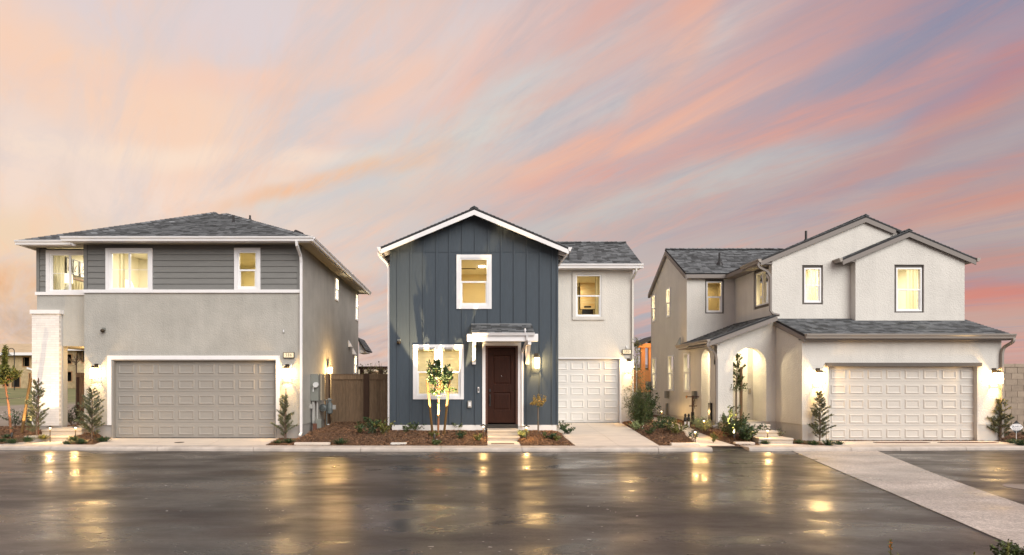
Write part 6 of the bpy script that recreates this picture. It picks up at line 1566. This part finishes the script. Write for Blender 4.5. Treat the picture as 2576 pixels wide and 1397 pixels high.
# foreground verge plants
def foreground():
    soil = MB(); soil.add([(-9, 5.55, -.09), (9, 5.35, -.09), (9, 2.5, -.05), (-9, 2.5, -.05)], [(3, 2, 1, 0)]); struct(soil.build('verge', mulchm))
    p = Vector((X(2540, 5.6), 5.6, -.12)); S(p, .20, .24, 700, 180, 'low bright green plant on the near verge at bottom right', leafg, .035, .42, stems=14, nm='verge_plant', cat='plant')
    for i, (u, y, h, lb) in enumerate(((2240, 5.5, .26, 'tall thin weed stalk with orange tips at the near verge'), (2262, 5.4, .16, 'short yellow-green weed beside the tall stalk'), (2450, 5.4, .17, 'pale weed sprig left of the bright verge plant'), (1580, 5.3, .10, 'grass blade tip at the bottom edge of the picture'), (2535, 5.35, .3, 'thin flower stalk above the bright verge plant'))):
        rnd = random.Random(200 + i); e = empty('weed', (X(u, y), y, -.1)); m = MB(); m.tube([(0, 0, 0), (.004, 0, h)], [.005, .003], 5); m.build('stem', leafy, e, local=True); lf = MB(); bu = MB()
        for k in range(int(h * 160)): z = h * rnd.uniform(.3, 1); leafq(lf, Vector((0, 0, z)), rdir(rnd, .8), .03, .005, rnd)
        if i == 0:
            for k in range(12): leafq(bu, Vector((0, 0, h * rnd.uniform(.7, 1.0))), rdir(rnd, .6), .02, .006, rnd)
            bu.build('bud', mat('orange_bud', (.6, .2, .02), .6), e, local=True)
        lf.build('leaves', leafy, e, local=True); tag(e, lb, 'weed', 'weeds on the near verge')
    rnd = random.Random(9); st = mat('tan_stone', (.32, .23, .15), .9, .6, 60, .3, 20)
    for i, (u, s) in enumerate(((2412, .045), (2440, .04), (2462, .03), (2490, .035), (2574, .05))):
        Y = 5.62; m = MB(); m.lathe((0, 0, 0), [(s * .8, -.02), (s, s * .3), (s * .7, s * .9), (s * .2, s * 1.1)], 7); o = m.build('stone', st, smooth=True); o.location = (X(u, Y), Y, -.10); o.rotation_euler = (0, 0, rnd.random() * 6); o.scale = (rnd.uniform(.8, 1.4), 1, rnd.uniform(.7, 1.1))
        tag(o, ['round tan stone left of the row at the near verge', 'second tan stone of the row at the near verge', 'smallest tan stone of the row at the near verge', 'tan stone touching the bright verge plant', 'tan stone at the bottom right corner'][i], 'stone', 'stones on the near verge')
foreground()

# ================================================================== garden lamps
def path_lamp(p, label, s=1.0, power=17):
    e = empty('path_lamp', p); m = MB(); m.tube([(0, 0, -.05), (0, 0, .36)], .012, 8); m.build('stem', bronze, e, local=True)
    m = MB(); m.lathe((0, 0, .36), [(.10, 0), (.10, .008), (.035, .03), (.012, .05)], 14); m.build('lamp_shade', bronze, e, local=True)
    m = MB(); m.lathe((0, 0, .325), [(.018, 0), (.026, .03)], 10); m.build('lens', lampwhite, e, local=True)
    light('bulb', 'POINT', e, (.0, -.035, .325), power, WARM, shadow_soft_size=.02)
    e.scale = (s,) * 3; tag(e, label, 'path lamp', 'low bronze path lamps'); return e
pl0 = path_lamp(place(126, 1108), 'bronze path lamp left of the porch steps by the white pillar')
def plamp(u, v, lb, z=None): return copy_tree(pl0, place(u, v, z), label=lb)
plamp(190, 1107, 'bronze path lamp right of the porch steps by the conifer')
plamp(1216, 1104, 'bronze path lamp left of the steps to the brown door')
plamp(1324, 1106, 'bronze path lamp right of the steps to the brown door')
plamp(1749, 1119, 'bronze path lamp near the kerb left of the side path')
plamp(1664, 1059, 'farthest bronze path lamp against the pale side wall')
plamp(1771, 1088, 'bronze path lamp in front of the lit silver bush')
plamp(1931, 1115, 'bronze path lamp at the foot of the arched entry steps')
plamp(1971, 1098, 'bronze path lamp between the entry steps and garage wall')
def uplight(p, target, power, angle, label, blend=.15, size=.015):
    e = empty('spike_spotlight', p); m = MB(); m.tube([(0, 0, -.05), (0, 0, .06)], .012, 6); m.build('spike', black, e, local=True)
    d = (Vector(target) - (Vector(p) + Vector((0, 0, .14)))).normalized()
    m = MB(); m.tube([Vector((0, 0, .14)) - d * .08, Vector((0, 0, .14)) - d * .02, Vector((0, 0, .14)) + d * .05], [.02, .032, .036], 12); m.build('head', black, e, local=True)
    m = MB(); m.tube([Vector((0, 0, .14)) + d * .0505, Vector((0, 0, .14)) + d * .052], .03, 12); m.build('lens', lampwhite, e, local=True)
    l = light('bulb', 'SPOT', e, Vector((0, 0, .14)) + d * .09, power, (1, .70, .36), spot_size=R(angle), spot_blend=blend, shadow_soft_size=size)
    l.rotation_euler = d.to_track_quat('-Z', 'Y').to_euler(); tag(e, label, 'spotlight', 'black spike spotlights'); return e
pu = place(1093, 1110); uplight(pu, (pu.x + .22, 17.9, 4.6), 2700, 52, 'black spike spotlight aimed up the tree by the navy house')
pu2 = place(30, 1106); uplight(pu2, (-13.1, 17.6, 2.7), 230, 96, 'black spike spotlight aimed up the far-left tree')
pu3 = place(1847, 1108); uplight(pu3, (pu3.x + .5, 18.45, 4.3), 1100, 50, 'black spike spotlight under the bush by the entry tree')
# lids, mats, slabs lying on the ground
def flat(name, u, v, w, d, h, m, label, cat, rz=0, zz=None):
    p = place(u, v, zz); e = empty(name, p, rz); b = MB(); b.box(-w / 2, w / 2, -d / 2, d / 2, 0, h); b.build('slab' if cat != 'mat' else 'fabric', m, e, local=True, bevel=min(.01, h * .3)); 
    return tag(e, label, cat), e
flat('utility_lid', 1003, 1119, .42, .26, .05, mat('pale_lid', (.62, .60, .56), .7), 'pale rectangular utility lid in the mulch left of the steps', 'utility lid')
flat('stepping_slab', 786, 1120, .95, .14, .07, conc, 'long narrow concrete slab in the mulch behind the kerb', 'concrete slab')
flat('stepping_slab', 1722, 1121, .75, .16, .07, conc, 'pale concrete slab by the path lamp near the kerb', 'concrete slab')
flat('stepping_slab', 1872, 1119, .5, .2, .07, conc, 'short concrete slab left of the arched entry walk', 'concrete slab', R(-8))
matm = mat('rust_coir_mat', (.22, .09, .05), .95, .6, 80, .3, 20)
for u, v, w, zz, lb in ((1264.5, 1117, .62, .021, 'dark patterned doormat at the foot of the brown door steps'), (2268, 1114, 1.5, -.003, 'left rust coloured mat on the concrete before the cream garage door'), (2490 - 55, 1114, 1.6, -.003, 'right rust coloured mat on the concrete before the cream garage door')):
    p = at(u, v, zz); dep = .16 if w > 1 else .17; e = empty('door_mat', p); b = MB(); b.box(-w / 2, w / 2, -dep / 2, dep / 2, 0.0005, .010); b.build('border', mat('dark_mat_border', (.05, .025, .02), .9), e, local=True)
    b = MB(); b.box(-w / 2 + .04, w / 2 - .04, -dep / 2 + .03, dep / 2 - .03, .0101, .013); b.build('weave', matm, e, local=True)
    tag(e, lb, 'door mat', 'flat door mats')
m = MB(); m.lathe((0, 0, 0), [(.13, 0), (.13, .006), (.11, .008)], 20); o = m.build('drain_cover', bronze); o.location = at(451, 1113.5, .001); tag(o, 'round dark drain cover set in the grey house driveway', 'drain cover')
m = MB(); m.lathe((0, 0, 0), [(.34, 0), (.34, .004), (.32, .006)], 28); o = m.build('manhole_cover', mat('pale_manhole', (.24, .2, .17), .6)); p = at(2590, 1227, -.1); o.location = (p.x, p.y, -.0995); tag(o, 'round manhole cover in the road at the right edge', 'manhole cover')

# security sign
def sign():
    p = place(2557, 1110); y = p.y; e = empty('security_sign', (X(2557, y), y, p.z)); zc = Z(1075, y) - p.z; r = .195
    m = MB(); m.tube([(0, .006, -.05), (0, .006, zc)], .008, 6); m.build('stake', vinyl, e, local=True)
    m = MB(); m.prism([(0, 0, zc - r), (r, 0, zc), (0, 0, zc + r), (-r, 0, zc)], (0, .004, 0)); m.build('board', black, e, local=True)
    m = MB(); k = .085; m.prism([(-r * 1.0, -.001, zc), (-r + k, -.001, zc - k), (r - k, -.001, zc - k), (r, -.001, zc), (r - k, -.001, zc + k), (-r + k, -.001, zc + k)], (0, -.001, 0)); m.build('white_band', vinyl, e, local=True)
    navy = mat('navy_print', (.015, .02, .06), .5)
    def txt(s, size, x, z, mm, name, al='CENTER'):
        c = bpy.data.curves.new(name, 'FONT'); c.body = s; c.size = size; c.align_x = al; c.align_y = 'CENTER'; o = bpy.data.objects.new(name, c); COL.objects.link(o); o.parent = e; o.location = (x, -.0035, z); o.rotation_euler = (R(90), 0, 0); c.materials.append(mm); tomesh(o)
    txt('LinkUs', .085, .035, zc + .022, navy, 'sign_name'); txt('Security Systems', .034, 0, zc - .03, navy, 'sign_line'); txt('linkussecurity.com', .028, 0, zc - .062, navy, 'sign_address')
    txt('ALARMED BY', .026, 0, zc + .10, vinyl, 'sign_top'); txt('1-888-ALARM', .024, 0, zc - .10, vinyl, 'sign_phone')
    a = .035; cx, cz = -.105, zc + .018; m = MB()
    for (x0, z0_, x1, z1_) in ((0, a, a, 0), (a, 0, 0, -a), (0, -a, -a, 0), (-a, 0, 0, a)):
        m.add([(cx + x0, -.0032, cz + z0_), (cx + x1, -.0032, cz + z1_), (cx + x1 * .6, -.0032, cz + z1_ * .6), (cx + x0 * .6, -.0032, cz + z0_ * .6)], [(0, 1, 2, 3)])
    m.build('diamond_logo', navy, e, local=True)
    tag(e, 'small black and white diamond security sign in front of the block wall', 'sign')
sign()
S(place(2592, 1108), .4, .6, 900, 190, 'green shrub cut off by the right edge beside the sign', leafg, .05, .3, stems=12)

# ================================================================== things behind the glass
def curtain(T, a0, a1, d, z0, z1, label, group='cream window curtains'):
    n = int((a1 - a0) / .022) + 2; mb = MB(); vs = []
    for i in range(n):
        a = a0 + (a1 - a0) * i / (n - 1); w = .028 * math.sin(i * 1.15) + .012 * math.sin(i * .43)
        vs += [T(a, d + w, z0), T(a, d + w, z1)]
    mb.add(vs, [(2 * i, 2 * i + 2, 2 * i + 3, 2 * i + 1) for i in range(n - 1)]); o = mb.build('curtain', curt, smooth=True); tag(o, label, 'curtain', group); return o
curtain(FY(YA), w1[0] + .06, w1[0] + .24, -.35, 3.9, 5.7, 'cream curtain behind the wide sliding window of the grey house')
curtain(FY(18.25), -13.1, -12.74, -.35, 3.9, 5.7, 'cream curtain in the bedroom window above the porch')
curtain(FY(18.45), wm[1] - .22, wm[1] + .05, -.35, 3.8, 5.4, 'cream curtain in the narrower front window of the pale house')
curtain(FY(18.2), wf[1] - .26, wf[1] + .08, -.35, 3.8, 5.4, 'cream curtain in the wider front window of the pale house')
curtain(FY(YG), wg[0] - .05, wg[0] + .12, -.35, 3.9, 5.6, 'left cream curtain of the window above the white garage door')
curtain(FY(YG), wg[1] - .14, wg[1] + .1, -.35, 3.9, 5.6, 'right cream curtain of the window above the white garage door')
curtain(FY(21.0), ws[0] - .02, ws[0] + .16, -.3, 3.8, 5.4, 'tan curtain in the window of the pale house wing')
def picture(x, y, z, w, h, lb, rz=0, art=None, seed=1):
    e = empty('framed_picture', (x, y, z), rz); m = MB(); t = .022
    m.box(-w / 2, -w / 2 + t, -.03, 0, -h / 2, h / 2); m.box(w / 2 - t, w / 2, -.03, 0, -h / 2, h / 2); m.box(-w / 2 + t, w / 2 - t, -.03, 0, h / 2 - t, h / 2); m.box(-w / 2 + t, w / 2 - t, -.03, 0, -h / 2, -h / 2 + t); m.build('frame', black, e, local=True)
    m = MB(); m.box(-w / 2 + t, w / 2 - t, -.015, -.002, -h / 2 + t, h / 2 - t); m.build('sheet', art or mat('paper_white', (.8, .77, .70), .9), e, local=True)
    if not art:
        rnd = random.Random(seed); pts = [Vector((w * .24 * math.sin(k * 1.1 + seed) * rnd.uniform(.5, 1), -.02, h * .33 * math.cos(k * .83 + seed) * rnd.uniform(.5, 1))) for k in range(9)]
        m = MB(); m.tube(curve_pts(pts), .007, 5); m.build('drawing', black, e, local=True)
    return tag(e, lb, 'picture', 'framed pictures seen through windows')
# bedroom: its right-hand wall carries the pictures, seen at a slant
for i, (yy, lb) in enumerate(((19.36, 'leftmost framed line drawing in the porch-side bedroom'), (19.70, 'middle framed line drawing in the porch-side bedroom'), (20.04, 'rightmost framed line drawing in the porch-side bedroom'))):
    picture(xwl + .235, yy, 5.53, .30, .53, lb, R(90), None, i + 1)
xh = xwl + .22
e = empty('headboard', (xh, 19.5, 4.2)); m = MB()
for k in range(10): m.lathe((xh + .05, 19.5 + k * .14, 3.9), [(.07, 0), (.07, 1.16), (.05, 1.2)], 10)
m.build('cushion', curt, e, smooth=True); m = MB(); m.box(xh + .0, xh + .06, 19.4, 20.95, 5.14, 5.20); m.build('rail', mat('brown_rail', (.16, .09, .05), .6), e); tag(e, 'cream channel-tufted headboard in the porch-side bedroom', 'headboard')
e = empty('table_lamp', (xh + .2, 19.05, 4.2)); m = MB(); m.lathe((xh + .2, 19.05, 4.93), [(.15, 0), (.12, .28)], 16); m.build('lamp_shade', glow('shade_glow', (1, .85, .6), 2.2), e); m = MB(); m.lathe((xh + .2, 19.05, 4.6), [(.05, 0), (.1, .12), (.02, .33)], 12); m.build('base', vinyl, e); tag(e, 'lit table lamp beside the bed in the porch-side bedroom', 'lamp')
e = empty('table_lamp', (X(312, 19.5), 19.5, 4.2)); m = MB(); m.lathe((X(312, 19.5), 19.5, Z(727, 19.5)), [(.32, 0), (.22, .28)], 18); m.build('lamp_shade', MATS['shade_glow'], e); m = MB(); m.tube([(X(312, 19.5), 19.5, 4.3), (X(312, 19.5), 19.5, Z(700, 19.5))], .01, 6); m.build('base', bronze, e); tag(e, 'glowing lampshade low in the wide sliding window', 'lamp')
def artmat():
    return mat('sunset_photo_print', (.75, .50, .22), .8, 0, 1, 0, 3, col2=(.85, .78, .62), stretch=(.6, 1, 4))
picture(X(1487, 23.5), 23.5, Z(745, 23.5), .95, 1.1, 'large framed warm abstract print behind the window above the white garage', 0, artmat())
e = empty('chair', (X(1478, 22.3), 22.3, 4.2)); m = MB(); m.box(X(1465, 22.3), X(1492, 22.3), 22.3, 22.36, Z(790, 22.3), Z(778, 22.3)); m.box(X(1470, 22.3), X(1487, 22.3), 22.3, 22.36, Z(774, 22.3), Z(770, 22.3)); m.build('backrest', black, e); m = MB(); m.tube([(X(1466, 22.3), 22.33, 4.0), (X(1466, 22.3), 22.33, Z(783, 22.3))], .02, 6); m.tube([(X(1491, 22.3), 22.33, 4.0), (X(1491, 22.3), 22.33, Z(783, 22.3))], .02, 6); m.build('leg', black, e); tag(e, 'dark chair back in the window above the white garage door', 'chair')
e = empty('wall_switch', (X(1212, 20.9), 20.99, Z(772, 21))); m = MB(); m.box(-.09, .09, -.012, 0, -.06, .06); m.build('plate', vinyl, e, local=True); m = MB()
for k in (-.05, 0, .05): m.box(k - .015, k + .015, -.018, -.0125, -.03, .03)
m.build('rocker', white, e, local=True); tag(e, 'white triple wall switch inside the upper navy house window', 'switch')
e = empty('ceiling_vent', (X(1176, 20), 20, 5.575)); m = MB(); m.box(-.28, .28, -.05, .05, -.012, 0); m.build('grille', bronze, e, local=True); tag(e, 'dark air vent on the ceiling inside the upper navy window', 'vent')
e = empty('interior_door', (X(2262, 21.4), 21.55, 3.5)); m = MB(); m.box(-.05, .03, -.04, 0, 0, 1.62); m.box(.62, .70, -.04, 0, 0, 1.62); m.box(-.05, .70, -.04, 0, 1.62, 1.70); m.build('casing', vinyl, e, local=True); m = MB(); m.box(.03, .62, -.02, -.001, 0, 1.62); m.build('leaf', mat('cream_leaf', (.45, .38, .22), .8), e, local=True); tag(e, 'white-cased inner door seen in the wider front window of the pale house', 'door')
